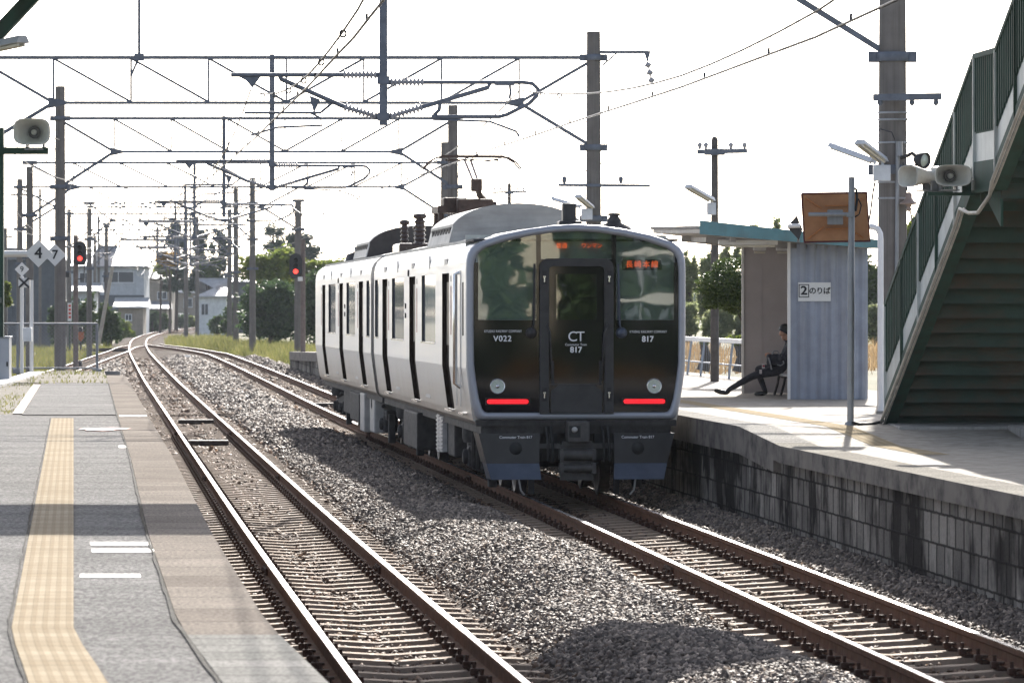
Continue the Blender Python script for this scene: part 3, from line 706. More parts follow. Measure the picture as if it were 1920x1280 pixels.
# black mask below the windscreen, built as a plate with the glass above it
ZW = 2.36
def clip_poly(pts, test, inter):
    out = []
    for i in range(len(pts)):
        a, b = pts[i - 1], pts[i]
        if test(b):
            if not test(a): out.append(inter(a, b))
            out.append(b)
        elif test(a): out.append(inter(a, b))
    return out
def half(pts, ax, v, keep_gt):
    t = (lambda p: p[ax] >= v) if keep_gt else (lambda p: p[ax] <= v)
    def it(a, b): k = (v - a[ax]) / (b[ax] - a[ax]); return tuple(a[j] + k * (b[j] - a[j]) for j in (0, 1))
    return clip_poly(pts, t, it)
def pane(x0, x1, z0, z1): return half(half(half(half(inner, 0, x0, True), 0, x1, False), 1, z0, True), 1, z1, False)
def plate(pts, y, th): return MB().prism([(x, y, z) for x, z in pts], (0, th, 0))
ZB = 3.16
mask = plate(pane(-1.5, 1.5, 0, ZW), .012, .03).join(plate(pane(-1.5, -1.30, ZW, 3.12), .012, .03)).join(plate(pane(1.30, 1.5, ZW, 3.12), .012, .03))
mask.join(plate(pane(-.53, -.47, ZW, 4), .010, .03)).join(plate(pane(.47, .53, ZW, 4), .010, .03)).join(plate(pane(-.47, .47, ZW, 3.16), .011, .03))
mk_o = mask.build('front_mask', BLACKG, train)
for x0, x1, z0 in ((-1.30, -.53, ZW), (.53, 1.30, ZW), (-.47, .47, ZB)): plate(pane(x0, x1, z0 + .004, 4), .018, .01).build('windscreen', WSCREEN, train)
# what is behind the glass: cab partition, ceiling, driver's desk, seat
CABW = plain('cab_wall', (.50, .51, .46), .7, 0, .25, 2); CABD = plain('cab_dark', (.035, .035, .04), .7, 0, .3, 3); CURT = plain('cab_curtain', (.16, .17, .15), .8, 0, .5, 9)
cab = MB().bx(-1.36, -.5, 1.30, 1.34, 1.2, 3.5).bx(.5, 1.36, 1.30, 1.34, 1.2, 3.5).bx(-.5, .5, 1.30, 1.34, 3.0, 3.5); cab.build('cab_partition', CABW, b1)
MB().bx(-1.36, 1.36, .05, 1.3, 3.40, 3.43).bx(-1.3, 1.3, .05, .9, 2.28, 2.34).bx(-1.36, -1.33, .05, 1.3, 1.2, 3.2).bx(1.33, 1.36, .05, 1.3, 1.2, 3.2).build('cab_lining', CABD, b1)
c_ = MB()
for i in range(14): x = -1.28 + i * .055; c_.bx(x, x + .03, 1.18 + .03 * (i % 2), 1.22 + .03 * (i % 2), 2.36, 3.2)
c_.build('cab_curtain', CURT, b1)
MB().bbox(-1.15, -.72, .55, .75, 2.05, 2.72, .05).build('driver_seat', CABW, b1)
MB().bbox(.62, 1.15, .10, .2, 3.02, 3.16, .01).build('destination_box', CABD, b1)
# gangway door surround and door
def rrect(x, z0, z1, r, n=6):
    pts = [(-x, z0), (x, z0)]
    for cx, a0 in ((x - r, 0), (-x + r, 90)):
        pts += [(cx + r * math.cos(R(a0 + 90 * i / n)), z1 - r + r * math.sin(R(a0 + 90 * i / n))) for i in range(n + 1)]
    return pts
def frame_ring(o, i, y0, y1):
    m = MB(); n = len(o); vs = [(x, y1, z) for x, z in o] + [(x, y0, z) for x, z in o] + [(x, y0, z) for x, z in i] + [(x, y1, z) for x, z in i]
    return m.add(vs, [(a * n + k, a * n + (k + 1) % n, (a + 1) * n + (k + 1) % n, (a + 1) * n + k) for a in range(3) for k in range(n)])
sur = frame_ring(rrect(.49, 1.12, 3.17, .12), rrect(.37, 1.13, 3.07, .06), -.055, .03)
gs = sur.build('gangway_surround', MATT, train)
dr = MB().prism([(x, -.02, z) for x, z in rrect(.36, 1.135, 2.25, .001)], (0, .04, 0)).bx(-.36, -.27, -.02, .02, 2.25, 3.06).bx(.27, .36, -.02, .02, 2.25, 3.06).bx(-.27, .27, -.02, .02, 2.97, 3.06).bx(-.27, .27, -.02, .02, 2.25, 2.36)
gd = dr.build('gangway_door', BLACKG, train)
MB().bx(-.268, .268, -.008, .0, 2.362, 2.968).build('door_window', WSCREEN, gd)
MB().bx(-.27, -.10, .02, .026, 2.37, 2.62).build('notice', PAPER, gd)
for x0_, x1_, z_ in ((-.25, -.17, 2.6), (-.02, .03, 2.4), (.06, .09, 2.4), (.13, .16, 2.4), (.19, .25, 2.4)): MB().bx(x0_, x1_, .10, .12, z_, 2.95).build('inner_curtain', CABW, gd)
dp = MB()
dp.prism([(x, -.030, z) for x, z in ((-.34, 1.14), (.34, 1.14), (.34, 1.42), (.24, 1.50), (-.24, 1.50), (-.34, 1.42))], (0, .012, 0)).bx(-.33, -.30, -.035, -.02, 1.5, 1.82).bx(.30, .33, -.035, -.02, 1.5, 1.82)
dp.bx(-.345, .345, -.032, -.02, 1.505, 1.52); dp.build('kick_plate', MATT, gd)
hl = MB()
for s in (-1, 1):
    for z in (2.92, 1.38): hl.bx(s * .43 - .03, s * .43 + .03, -.062, -.05, z - .09, z + .09)
hl.build('latch_recess', RUBBER, gs); hk = MB()
for s in (-1, 1):
    for z in (2.90, 1.37): hk.bx(s * .43 - .008, s * .43 + .008, -.072, -.062, z - .04, z + .035).bx(s * .43 - .018, s * .43 + .018, -.072, -.062, z + .02, z + .04)
hk.build('latch', CHROME, gs)
for s in (-1, 1): MB().tube([(s * .40, -.05, 2.3), (s * .40, -.09, 2.28), (s * .36, -.1, 2.2), (s * .33, -.09, 1.6), (s * .33, -.05, 1.56)], .012).build('hand_rail', MATT, gd)
# lights
for s in (-1, 1):
    x = s * 1.04 - .005
    hl_ = MB().lathe([(.088, 0), (.080, -.004), (.045, -.02), (.03, -.024), (.0, -.026)], (x, -.004, 1.485), (0, -1, 0), 24).build('headlight', LAMPG, train)
    MB().lathe([(.026, -.02), (.03, .0), (.022, .012), (0, .016)], (x, -.004, 1.485), (0, -1, 0), 14).build('bulb', CHROME, hl_)
    MB().lathe([(.060, -.012), (.060, -.002), (.054, -.002), (.054, -.012)], (x, -.004, 1.485), (0, -1, 0), 24).build('reflector_ring', CHROME, hl_)
    MB().lathe([(.088, 0), (.088, .028), (.098, .028), (.104, 0)], (x, .012, 1.485), (0, -1, 0), 20).build('headlight_ring', CHROME, train)
    x = s * .905 + (-.005 if s < 0 else 0)
    tl = MB().prism([(x + dx, .012, 1.285 + dz) for dx, dz in [(-.245 - .029 * math.cos(R(t)), .029 * math.sin(R(t))) for t in range(-90, 91, 30)] + [(.245 + .029 * math.cos(R(t)), .029 * math.sin(R(t))) for t in range(90, -91, -30)]], (0, -.025, 0))
    tlo = tl.build('tail_light', TAIL, train); hz_ = MB()
    for z0_, z1_ in ((1.238, 1.247), (1.323, 1.332)): hz_.bx(x - .29, x + .29, -.022, .012, z0_, z1_)
    for s2 in (-1, 1): hz_.bx(x + s2 * .29 - .008, x + s2 * .29 + .008, -.022, .012, 1.24, 1.33)
    hz_.build('lamp_bezel', RUBBER, tlo); lz_ = MB()
    for i in range(-11, 12): lz_.bx(x + i * .022 - .0018, x + i * .022 + .0018, -.0155, -.012, 1.255, 1.315)
    lz_.build('lens_rib', TAILD, tlo)
    wz = MB().tube([(s * .60, -.03, 2.20), (s * .57, -.06, 2.3), (s * .555, -.045, 3.02)], .014).bx(s * .555 - .012, s * .555 + .012, -.035, .012, 2.38, 3.1)
    wz.lathe([(.0, .09), (.05, .08), (.075, .04), (.075, 0)], (s * .60, .015, 2.19), (0, -1, 0), 14)
    wz.build('wiper', LIP if s > 0 else MATT, train)
Z = lambda y: 2.52 + (577 - y) / 142.0
TXo = lambda x: (x - 1077.0) / 142.0
text('lettering', 'KYUSHU RAILWAY COMPANY', (TXo(939), .008, Z(621)), .048, WHITE, mk_o, space=1.15, sx=.68)
text('lettering', 'KYUSHU RAILWAY COMPANY', (TXo(1213), .008, Z(622)), .048, WHITE, mk_o, space=1.15, sx=.68)
text('lettering', 'V022', (TXo(938), .008, Z(635)), .105, WHITE, mk_o, space=1.12, bold=.002)
text('lettering', '817', (TXo(1212), .008, Z(636)), .105, WHITE, mk_o, bold=.003)
text('lettering', 'CT', (TXo(1076.5), -.024, Z(631.5)), .185, WHITE, gd, bold=-.0005, space=.82)
text('lettering', 'Commuter Train', (TXo(1076), -.024, Z(646)), .042, WHITE, gd)
text('lettering', '817', (TXo(1076), -.024, Z(656)), .105, WHITE, gd, bold=.003)
text('destination_text', '長崎本線', (.885, .092, 3.09), .10, LED, b1, space=1.25, bold=.001)
text('destination_text', '普通', (-.19, .05, Z(461)), .075, LED, b1, space=1.0, bold=.001)
text('destination_text', 'ワンマン', (.21, .05, Z(461)), .07, LED, b1, bold=.001)
# cab door handrails on the flanks
for s in (-1, 1):
    MB().bx(s * 1.449, s * 1.456, .95, 1.02, 1.2, 3.02).bx(s * 1.449, s * 1.456, 1.6, 1.67, 1.2, 3.02).build('cab_door_seam', GREYLAB, b1)
    MB().tube([(s * 1.44, 1.25, 3.0), (s * 1.51, 1.25, 2.97), (s * 1.51, 1.25, 1.5), (s * 1.43, 1.25, 1.45)], .028).build('cab_hand_rail', CHROME, b1)
    MB().bx(s * 1.449, s * 1.455, .55, .72, 2.15, 2.86).build('cab_side_window', BLACKG, b1)
    MB().bx(s * 1.30, s * 1.43, .95, 1.65, 1.085, 1.112).build('door_sill', CHROME, b1)
# ---- below the floor
uf = MB().bx(-1.26, 1.26, .03, 19.7, .86, .968).bx(-1.26, 1.26, 20.3, 39.9, .86, .968); uf.bx(-1.33, 1.33, .0, .12, .96, 1.04)
for y0, y1, x0, z0 in ((5.2, 6.4, 1.0, .38), (7.9, 10.2, .7, .42), (10.6, 13.6, 1.15, .32), (26.6, 29.5, 1.1, .35), (30.0, 33.5, 1.0, .4)):
    uf.bbox(-x0 - .2, -x0 + .4, y0, y1, z0, .90, .03).bbox(x0 - .4, x0 + .2, y0, y1, z0, .90, .03)
uf.bx(-.6, .6, .2, 39.7, .5, .88)
for y in (1.0, 1.7): uf.tube([(-1.22, y, .95), (-1.22, y, .35), (-1.05, y, .3)], .03)
uf.build('underframe', UNDER, train)
eq = MB()
for y0, y1, z0, z1 in ((6.5, 7.05, .42, .93), (7.1, 7.6, .40, 1.0 - .05)):
    eq.bx(-1.27, -1.2, y0, y1, z0, z1)
    for k in range(9): eq.bx(-1.285, -1.27, y0 + .03, y1 - .03, z0 + .03 + k * (z1 - z0) / 9.2, z0 + .055 + k * (z1 - z0) / 9.2)
eq.build('louvred_box', plain('louvre_grey', (.40, .39, .38), .5, .2, .2, 8), train)
MB().bbox(-1.3, -.8, 24.9, 26.2, .22, .93, .02).bbox(-1.24, -.8, 22.9, 24.2, .25, .93, .03).build('equipment_case', UNDERL, train)
def bogie(yc):
    for dy in (-1.05, 1.05):
        m = MB()
        for s in (-1, 1): m.lathe([(.0, -.07), (.30, -.065), (.36, -.05), (.40, -.07), (.43, -.07), (.432, .05), (.46, .055), (.46, .075), (.38, .075), (.3, .03), (.0, .03)], (s * .5665, yc + dy, .432), (-s, 0, 0), 28)
        m.cyl((-.6, yc + dy, .432), (.6, yc + dy, .432), .08, n=12); m.build('wheelset', plain('wheel_steel', (.06, .05, .045), .5, .4, .4, 8), train)
    m = MB()
    for s in (-1, 1):
        m.bbox(s * .98 - .09, s * .98 + .09, yc - 1.5, yc + 1.5, .50, .68, .03)
        for dy in (-1.05, 1.05): m.bbox(s * .98 - .12, s * .98 + .12, yc + dy - .18, yc + dy + .18, .28, .58, .04).lathe([(.11, 0), (.11, .06), (.06, .08)], (s * 1.09, yc + dy, .43), (s, 0, 0), 12)
        m.lathe([(.26, .66), (.28, .72), (.28, .88), (.26, .94)], (s * .98, yc, 0), (0, 0, 1), 16).tube([(s * 1.08, yc - .9, .75), (s * 1.08, yc + .9, .62)], .03)
        m.bbox(s * .98 - .06, s * .98 + .06, yc - 1.72, yc - 1.5, .1, .62, .02)
    m.bx(-.95, .95, yc - .3, yc + .3, .5, .72); m.build('bogie_frame', UNDER, train)
for yc in (3.1, 16.6, 23.6, 37.0): bogie(yc)
# skirts, coupler
for s in (-1, 1):
    o_ = [(-.49 * -s * -1, .86), (s * 1.30, .86)]
    pts = [(s * .49, .865), (s * 1.30, .865), (s * 1.20, .47), (s * .50, .47)]
    m = MB().prism([(x, -.06, z) for x, z in pts], (0, .03, 0))
    m.prism([(s * 1.30, -.03, .865), (s * 1.20, -.03, .47), (s * 1.20, .8, .47), (s * 1.30, .8, .865)], (-s * .03, 0, 0))
    sk = m.build('skirt', SKIRT, train)
    lp_ = MB().add([(s * .50, -.065, .47), (s * 1.20, -.065, .47), (s * 1.145, -.16, .262), (s * .48, -.16, .262), (s * .50, -.04, .47), (s * 1.20, -.04, .47), (s * 1.145, -.135, .262), (s * .48, -.135, .262)], [(0, 1, 2, 3), (7, 6, 5, 4), (0, 3, 7, 4), (1, 5, 6, 2), (3, 2, 6, 7)])
    lp_.add([(s * 1.20, -.065, .47), (s * 1.205, .5, .47), (s * 1.16, .4, .262), (s * 1.145, -.16, .262)], [(0, 1, 2, 3)])
    lp_.build('skirt_lip', LIP, sk)
    MB().lathe([(.0, .004), (.085, .004), (.085, 0)], (s * .81, -.0605, .67), (0, -1, 0), 20).build('drain_hole', RUBBER, sk)
    text('lettering', 'Commuter Train 817', (s * .81, -.066, .815), .05, WHITE, sk)
cp = MB().bbox(-.145, .145, -.32, .1, .75, 1.03, .02).bx(-.49, .49, -.02, .08, .665, .73).bx(-.2, .2, -.1, .3, .70, .76)
for z, r in ((.59, .075), (.41, .055)): cp.cyl((-.19, -.16, z), (.19, -.16, z), r, n=16).bx(-.24, -.19, -.22, -.05, z - .07, z + .07).bx(.19, .24, -.22, -.05, z - .07, z + .07)
cp.bx(-.22, .22, -.08, .0, .25, .68); cpo = cp.build('coupler', plain('coupler_grey', (.075, .070, .066), .6, .3, .3, 6), train)
MB().bx(-.13, .02, -.326, -.318, .82, .97).build('coupler_mouth', RUBBER, cpo)
MB().lathe([(.035, 0), (.04, .03), (.02, .05)], (-.06, -.326, .92), (0, -1, 0), 12).build('coupler_pin', UNDERL, cpo)
for x in (-.40, -.34, .34, .41): MB().tube([(x, -.0, .95), (x + .01, -.09, .8), (x + .02, -.1, .62), (x + .03, -.02, .5)], .018).build('hose', RUBBER, train)
for x in (-1.0, 1.0, -.3, .3): MB().bx(x - .05, x + .05, .05, .1, .7, .97).build('skirt_bracket', RUBBER, train)
for s in (-1, 1):
    MB().tube([(s * .78, -.1, .30), (s * .75, -.14, .12), (s * .70, -.1, .06)], .012).build('guard_rod', UNDERL, train)
    MB().bx(s * .5665 - .04, s * .5665 + .04, .3, .34, .05, .5).build('rail_guard', UNDER, train)
# ---- roof
ACDK = plain('dark_cooler_end', (.055, .045, .04), .8, 0, .25, 3)
def cooler(ya, yb, em, cx=0.0):
    half_ = 1.06; arc = [(half_ * math.cos(R(t)) , 3.55 + .56 * math.sin(R(t)) ** .8) for t in range(0, 181, 10)]
    arc = [(x if abs(x) < .95 else math.copysign(1.0, x), max(z, 3.74)) if 0 < i < len(arc) - 1 else (x, 3.5) for i, (x, z) in enumerate(arc)]
    m = MB().prism([(x, ya, z) for x, z in arc], (0, yb - ya, 0)); o = m.build('air_conditioner', ROOFG, train)
    e = MB().prism([(x * .985, ya - .012, 3.5 + (z - 3.5) * .985) for x, z in arc], (0, .01, 0))
    for z in (3.72, 3.86, 3.98): hw = 1.0 * math.sqrt(max(0, 1 - ((z - 3.6) / .53) ** 2)) * .96; e.bx(-hw, hw, ya - .018, ya - .012, z, z + .008)
    e.build('end_panel', em, o)
    for s in (-1, 1):
        v = MB()
        for k in range(7): v.bx(s * 1.005, s * 1.022, ya + .3 + k * .55, ya + .68 + k * .55, 3.6, 3.73)
        v.bx(s * 1.0, s * 1.006, ya + .25, yb - .2, 3.58, 3.75); v.build('side_grille', UNDER, o)
    if cx: o.location.x += cx
cooler(9.25, 13.7, ACEND, .10); cooler(28.3, 32.6, ACDK)
aw = MB().bbox(-.1, .08, .75, .95, 3.66, 3.92, .02).bbox(-.16, .14, .65, 1.05, 3.58, 3.68, .02); aw.build('antenna', MATT, train)
MB().lathe([(.30, 3.45), (.28, 3.55), (.22, 3.64), (.10, 3.69), (.10, 3.73), (.06, 3.78), (.09, 3.80), (.09, 3.82), (0, 3.83)], (.80, 2.6, 0), (0, 0, 1), 20).build('roof_vent', MATT, train)
MB().lathe([(.30, 3.45), (.26, 3.62), (.10, 3.68), (.10, 3.78), (0, 3.79)], (-.8, 35.0, 0), (0, 0, 1), 18).build('roof_vent', MATT, train)
rg = MB()
for s in (-1, 1): rg.bx(s * 1.20, s * 1.26, .3, 19.6, 3.40, 3.45).bx(s * 1.20, s * 1.26, 20.4, 39.6, 3.40, 3.45)
rg.build('rain_gutter', ROOFG, train)
# pantograph
pb = MB(); yc = 16.6
for x in (-.55, .55):
    for dy in (-.5, .5): pb.lathe([(.05, 3.5), (.09, 3.56), (.05, 3.6), (.09, 3.65), (.05, 3.69), (.09, 3.74), (.05, 3.80), (.09, 3.88), (.05, 3.95), (.05, 4.1)], (x, yc + dy, 0), (0, 0, 1), 12)
pb.bx(-.62, -.5, yc - .7, yc + .7, 4.1, 4.2).bx(.5, .62, yc - .7, yc + .7, 4.1, 4.2).bx(-.6, .6, yc - .55, yc - .45, 4.1, 4.22).bx(-.6, .6, yc + .45, yc + .55, 4.1, 4.22).bbox(-.5, -.1, yc - .4, yc + .3, 4.12, 4.36, .03).bbox(.05, .4, yc - .3, yc + .3, 4.12, 4.30, .03).bbox(-.3, .3, yc - .8, yc - .5, 3.9, 4.33, .03)
RUSTD = plain('rusty_dark', (.06, .035, .026), .6, .2, .4, 8)
pgo = pb.build('pantograph', RUSTD, train)
MB().tube([(.35, yc + .4, 4.22), (.10, yc - .4, 4.40), (.02, yc - .75, 4.58)], [.06, .055, .045]).bbox(-.07, .11, yc - .85, yc - .65, 4.45, 4.66, .02).build('lower_arm', RUSTD, pgo)
MB().tube([(-.03, yc - .72, 4.62), (-.12, yc - .1, 4.98)], .022).tube([(.05, yc - .72, 4.62), (-.02, yc - .1, 4.98)], .022).build('upper_arm', plain('pale_tube', (.45, .36, .32), .5, .2, .2, 8), pgo)
ph = MB()
for dy in (-.17, .17):
    y = yc - .1 + dy; ph.bar((-.52, y, 5.05), (.52, y, 5.05), .05, .04)
    for s in (-1, 1): ph.tube([(s * .5, y, 5.05), (s * .60, y, 5.03), (s * .72, y, 4.96), (s * .82, y, 4.84)], .014)
for x in (-.4, .0, .4): ph.bar((x, yc - .27, 5.0), (x, yc + .07, 5.0), .03)
ph.bar((-.45, yc - .1, 4.99), (.45, yc - .1, 4.99), .03); ph.build('collector_head', RUSTD, pgo)
ins = MB()
def stack(x, y, z0, h, r, mm):
    pr_ = [(r * .6, z0)]
    k = int(h / .07)
    for i in range(k): z = z0 + h * i / k; pr_ += [(r * .74, z), (r, z + h * .35 / k), (r * .74, z + h * .7 / k)]
    mm.lathe(pr_ + [(r * .6, z0 + h), (r * 1.1, z0 + h + .02), (r * 1.1, z0 + h + .08), (r * .4, z0 + h + .1)], (x, y, 0), (0, 0, 1), 14)
stack(-.78, 21.6, 3.55, .44, .08, ins); stack(-.55, 21.0, 3.55, .54, .11, ins); stack(-.5, 21.9, 3.5, .40, .1, ins)
ins.bbox(-.95, -.3, 20.5, 22.3, 3.45, 3.66, .04).tube([(-.55, 21.0, 4.16), (-.3, 18.6, 4.26), (-.2, 17.2, 4.25)], .012); ins.build('roof_insulator', INSUL, train)
MB().bx(-.25, .25, 19.0, 21.0, 3.60, 3.66).build('roof_duct', ROOFG, train)
# ------------------------------------------------------------------ overhead line: gantries, wires
GALV = plain('galvanised_steel', (.11, .125, .155), .6, .2, .3, 4)
POLEC = streaked('concrete_pole', (.165, .150, .138), (.07, .062, .056), .7, .9, 0, 9, .25)
INSL = plain('grey_insulator', (.30, .30, .32), .3, 0, .2, 6)
WIREM = plain('wire', (.05, .05, .055), .5, .5, .2, 5)
DARKI = plain('dark_ring', (.02, .02, .024), .4, 0, .2, 5)
def ribbed(m, p, q, r0, r1, k):
    p, q = Vector(p), Vector(q); h = (q - p).length; pr = [(r0, 0)]
    for i in range(k): pr += [(r0, h * i / k), (r1, h * (i + .4) / k), (r1, h * (i + .5) / k), (r0, h * (i + .8) / k)]
    m.lathe(pr + [(r0, h)], p, q - p, 10)
def cantilever(t, X, Y, s, dz=0.0, sc=1.0):          # s: +1 towards the right track, -1 towards the left track
    P = lambda dx, z: (X + s * dx * sc, Y, z + dz)
    a = MB(); ia = MB(); ib = MB()
    zt = 5.92 if s > 0 else 6.03
    ribbed(ia, P(.10, zt), P(.62, zt), .028, .075, 9); ribbed(ib, P(.10, 5.40), P(.60, 5.55), .028, .075, 9)
    a.cyl(P(.0, zt), P(.12, zt), .04).cyl(P(.0, 5.38), P(.12, 5.41), .04)
    if s > 0:
        a.tube([P(.60, zt), P(2.1, zt), P(2.25, zt - .02), P(2.33, zt - .10), P(2.32, zt - .20), P(2.2, zt - .32), P(1.86, 5.43), P(1.75, 5.40), P(.72, 5.40)], .032)
        a.tube([P(.58, 5.545), P(1.58, 5.84), P(1.60, 5.9)], .036).tube([P(.86, 5.63), P(.84, 5.5), P(.76, 5.42)], .03).bbox(*sorted((P(1.68, 0)[0], P(1.98, 0)[0])), Y - .05, Y + .05, zt + dz - .05, zt + dz + .02, .01)
        a.tube([P(1.9, zt), P(1.92, zt - .15), P(1.9, zt - .25)], .02)
        a.tube([P(.75, 5.36), P(1.6, 5.33), P(2.0, 5.18), P(2.05, 5.1)], .018)
    else:
        a.tube([P(.60, zt), P(2.3, zt)], .034).tube([P(.58, 5.545), P(1.55, 5.97), P(1.56, 6.02)], .036)
        a.prism([P(1.85, zt - .02), P(2.12, zt - .02), P(1.98, zt - .2)], (0, .04, 0)).prism([P(.95, 5.66), P(1.12, 5.72), P(1.05, 5.45)], (0, .04, 0))
        a.tube([P(.78, 5.60), P(.95, 5.46), P(2.1, 5.46)], .022).tube([P(1.1, 5.46), P(.95, 5.38), P(.92, 5.27), P(1.6, 5.24), P(2.0, 5.12)], .018)
    o = a.build('cantilever', GALV, t, True); ia.build('cantilever_insulator', INSL, o, True); ib.build('cantilever_insulator', INSL, o, True)
def gantry(label, Y, XL, XR, zt, zb, zbr, pL, pR, xd=None, zd=5.28, rl=.175, rr=.175, ground=(-.5, -.5), nb=None, detail=True, left=True, right=True, node=1.78):
    t = thing('catenary_gantry', label, 'gantry', ((XL + XR) / 2, Y, 0), 0, 'overhead line gantries')
    for x, zp, r, g, on in ((XL, pL, rl, ground[0], left), (XR, pR, rr, ground[1], right)):
        if not on: continue
        m = MB().cyl((x, Y, g), (x, Y, zp), r * 1.13, r * .93, 16); po = m.build('pole', POLEC, t, True)
        for z in (zt, zbr, zbr - 1.7):
            c = MB().lathe([(r + .04, -.07), (r + .05, -.06), (r + .05, .06), (r + .04, .07)], (x, Y, z), (0, 0, 1), 14).bx(x - r - .16, x + r + .16, Y - .05, Y + .05, z - .08, z + .08)
            if detail: c.build('clamp', GALV, po, True)
    nl, nr = XL + node, XR - node
    tk = 1.0 if Y < 120 else 1.15
    b = MB().bar((XL, Y, zt), (XR, Y, zt), .085 * tk).bar((nl, Y, zb), (nr, Y, zb), .075 * tk)
    k = nb or max(4, round((nr - nl) / 1.85)); st = (nr - nl) / k; xs_ = [nl + st * i for i in range(k + 1)]
    for i, x in enumerate(xs_): b.bar((x, Y, zb), (x, Y, zt), .05 * tk)
    for i in range(k):
        a_, c_ = (xs_[i], xs_[i + 1]) if i < k / 2 else (xs_[i + 1], xs_[i]); b.bar((a_, Y + .03, zt - .02), (c_, Y + .03, zb + .02), .058 * tk)
    for x, n_ in ((XL, nl), (XR, nr)):
        b.bar((x, Y, zt - .05), (n_, Y, zb), .075 * tk).bar((x, Y, zbr), (n_, Y, zb), .085 * tk)
        s = 1 if n_ > x else -1; b.prism([(n_ - s * .12, Y - .01, zb + .14), (n_ + s * .5, Y - .01, zb), (n_ - s * .12, Y - .01, zb - .14)], (0, .02, 0))
    b.build('truss_beam', GALV, t, True)
    for x in (xd if hasattr(xd, '__len__') else [xd] if xd is not None else []):
        d = MB().bx(x - .06, x + .06, Y - .06, Y + .06, zd, zt + .08)
        for z in (zb, zt): d.bx(x - .14, x + .14, Y - .09, Y + .09, z - .035, z + .035)
        for z in (5.4, 5.95): d.bx(x - .09, x + .09, Y - .08, Y + .08, z - .06, z + .06)
        d.build('drop_post', GALV, t, True)
        if detail: cantilever(t, x, Y, 1); cantilever(t, x, Y, -1)
    return t
G0 = gantry('gantry over the train with its thick pole beside the green stairs', 70, -9.5, 5.74, 8.6, 7.4, 6.3, 9.3, 9.6, -1.94, 5.27, ground=(.9, 1.04), rl=.19, rr=.205)
G1 = gantry('gantry ending at the tall grey concrete pole behind the train roof', 111, -12.75, 1.95, 8.5, 7.42, 6.35, 9.0, 9.12, -5.74, 5.32, ground=(-.6, 1.05))
x_ = -8.92
MB().cyl((x_, 111, 8.45), (x_, 111, 12.5), .035).bx(x_ - .12, x_ + .12, 110.95, 111.05, 8.42, 8.6).tube([(x_ - .05, 111, 8.4), (x_ - .2, 111, 8.05)], .03).build('lightning_mast', GALV, G1, True)
fb = MB().bar((1.95, 111, 8.63), (3.26, 111, 8.63), .07).bar((2.15, 111, 8.3), (2.5, 111, 8.6), .04).prism([(3.15, 110.98, 8.66), (3.32, 110.98, 8.66), (3.24, 110.98, 8.35)], (0, .04, 0)); fbo = fb.build('feeder_bracket', GALV, G1, True)
i_ = MB(); ribbed(i_, (3.24, 111, 8.4), (3.36, 111, 7.85), .02, .09, 3); i_.build('feeder_insulator', INSL, fbo, True)
ca = MB().bar((1.1, 110.8, 5.45), (3.3, 110.8, 5.43), .07)
for x in (1.25, 2.6): ca.lathe([(.03, 0), (.05, .06), (.06, .14), (.02, .18)], (x, 110.8, 5.48), (0, 0, 1), 8)
ca.build('crossarm', GALV, G1, True)
G2 = gantry('gantry on the concrete pole behind the platform end fence', 153, -14.9, -1.95, 8.76, 7.66, 6.5, 9.82, 9.2, -9.5, 5.5, ground=(-.5, 1.0))
G3 = gantry('gantry on the slim pole close behind the pantograph', 190, -19.75, -2.75, 8.46, 7.46, 6.3, 8.3, 9.3, -13.0, 5.4, rl=.15, ground=(-.5, .6))
G4 = gantry('gantry on the pole with a V bracket behind the second red signal', 230, -24.4, -10.6, 8.5, 7.5, 6.4, 8.9, 7.85, -16.2, 5.4, rl=.15)
vb = MB().bar((-10.6, 230, 6.6), (-11.2, 230, 8.5), .06).bar((-10.6, 230, 6.6), (-9.95, 230, 8.5), .06).bx(-10.9, -10.3, 229.9, 230.1, 7.75, 7.9); vb.build('v_bracket', GALV, G4, True)
G5 = gantry('gantry on the tallest bare pole in front of the green trees', 270, -24.6, -15.1, 8.6, 7.6, 6.5, 8.3, 10.1, -19.6, 5.4, rl=.15, node=1.3)
G6 = gantry('gantry on the shorter of the pole pair before the green trees', 310, -29.6, -18.45, 8.8, 7.7, 6.6, 9.1, 10.5, -21.5, 5.4, rl=.15, node=1.4)
G7 = gantry('distant gantry just left of the tallest bare pole', 350, -30.6, -21.3, 8.8, 7.7, 6.6, 8.9, 9.95, -25.2, 5.4, rl=.15, node=1.2)
G8 = gantry('distant gantry where the curving track meets the grey fence', 400, -36.5, -28.1, 8.9, 7.8, 6.6, 9.5, 11.1, None, rl=.15, detail=False, node=1.2)
G9 = gantry('farthest gantry in front of the low bright roofed houses', 445, -40.0, -30.2, 9.0, 7.9, 6.7, 9.4, 11.2, None, rl=.15, detail=False, node=1.2)
for x, y, Yd, z1, r, lb in ((295, 612, 590, 12.8, .20, 'lone grey pole in front of the gabled brown house'), (185, 640, 470, 11.8, .13, 'thin pale pole between the white house and the first signal'), (37, 640, 260, 9.4, .16, 'bare pole left of the numbered diamond signs'), (75, 640, 330, 11.0, .1, 'thin distant mast between the two left poles'), (9, 640, 290, 7.5, .17, 'short distant pole at the far left by the dark shed')):
    p = W(x, y, Yd); m = MB().cyl((p.x, Yd, -.6), (p.x, Yd, z1), r * 1.1, r * .9, 12); m.bx(p.x - .5, p.x + .5, Yd - .05, Yd + .05, z1 - .6, z1 - .5)
    tag(m.build('pole', POLEC, None, origin=(p.x, Yd, -.6)), lb, 'pole', 'single poles along the line')
p, q = W(182, 612, 330), W(211, 500, 330); q.z = 5.45
tag(MB().cyl((p.x, 330, -.6), q, .15, .12, 10).build('leaning_pole', plain('pale_wood_pole', (.36, .32, .27), .8, 0, .2, 4), None, origin=(p.x, 330, -.6)), 'pale pole leaning to the right beside the leafy shrubs', 'pole')

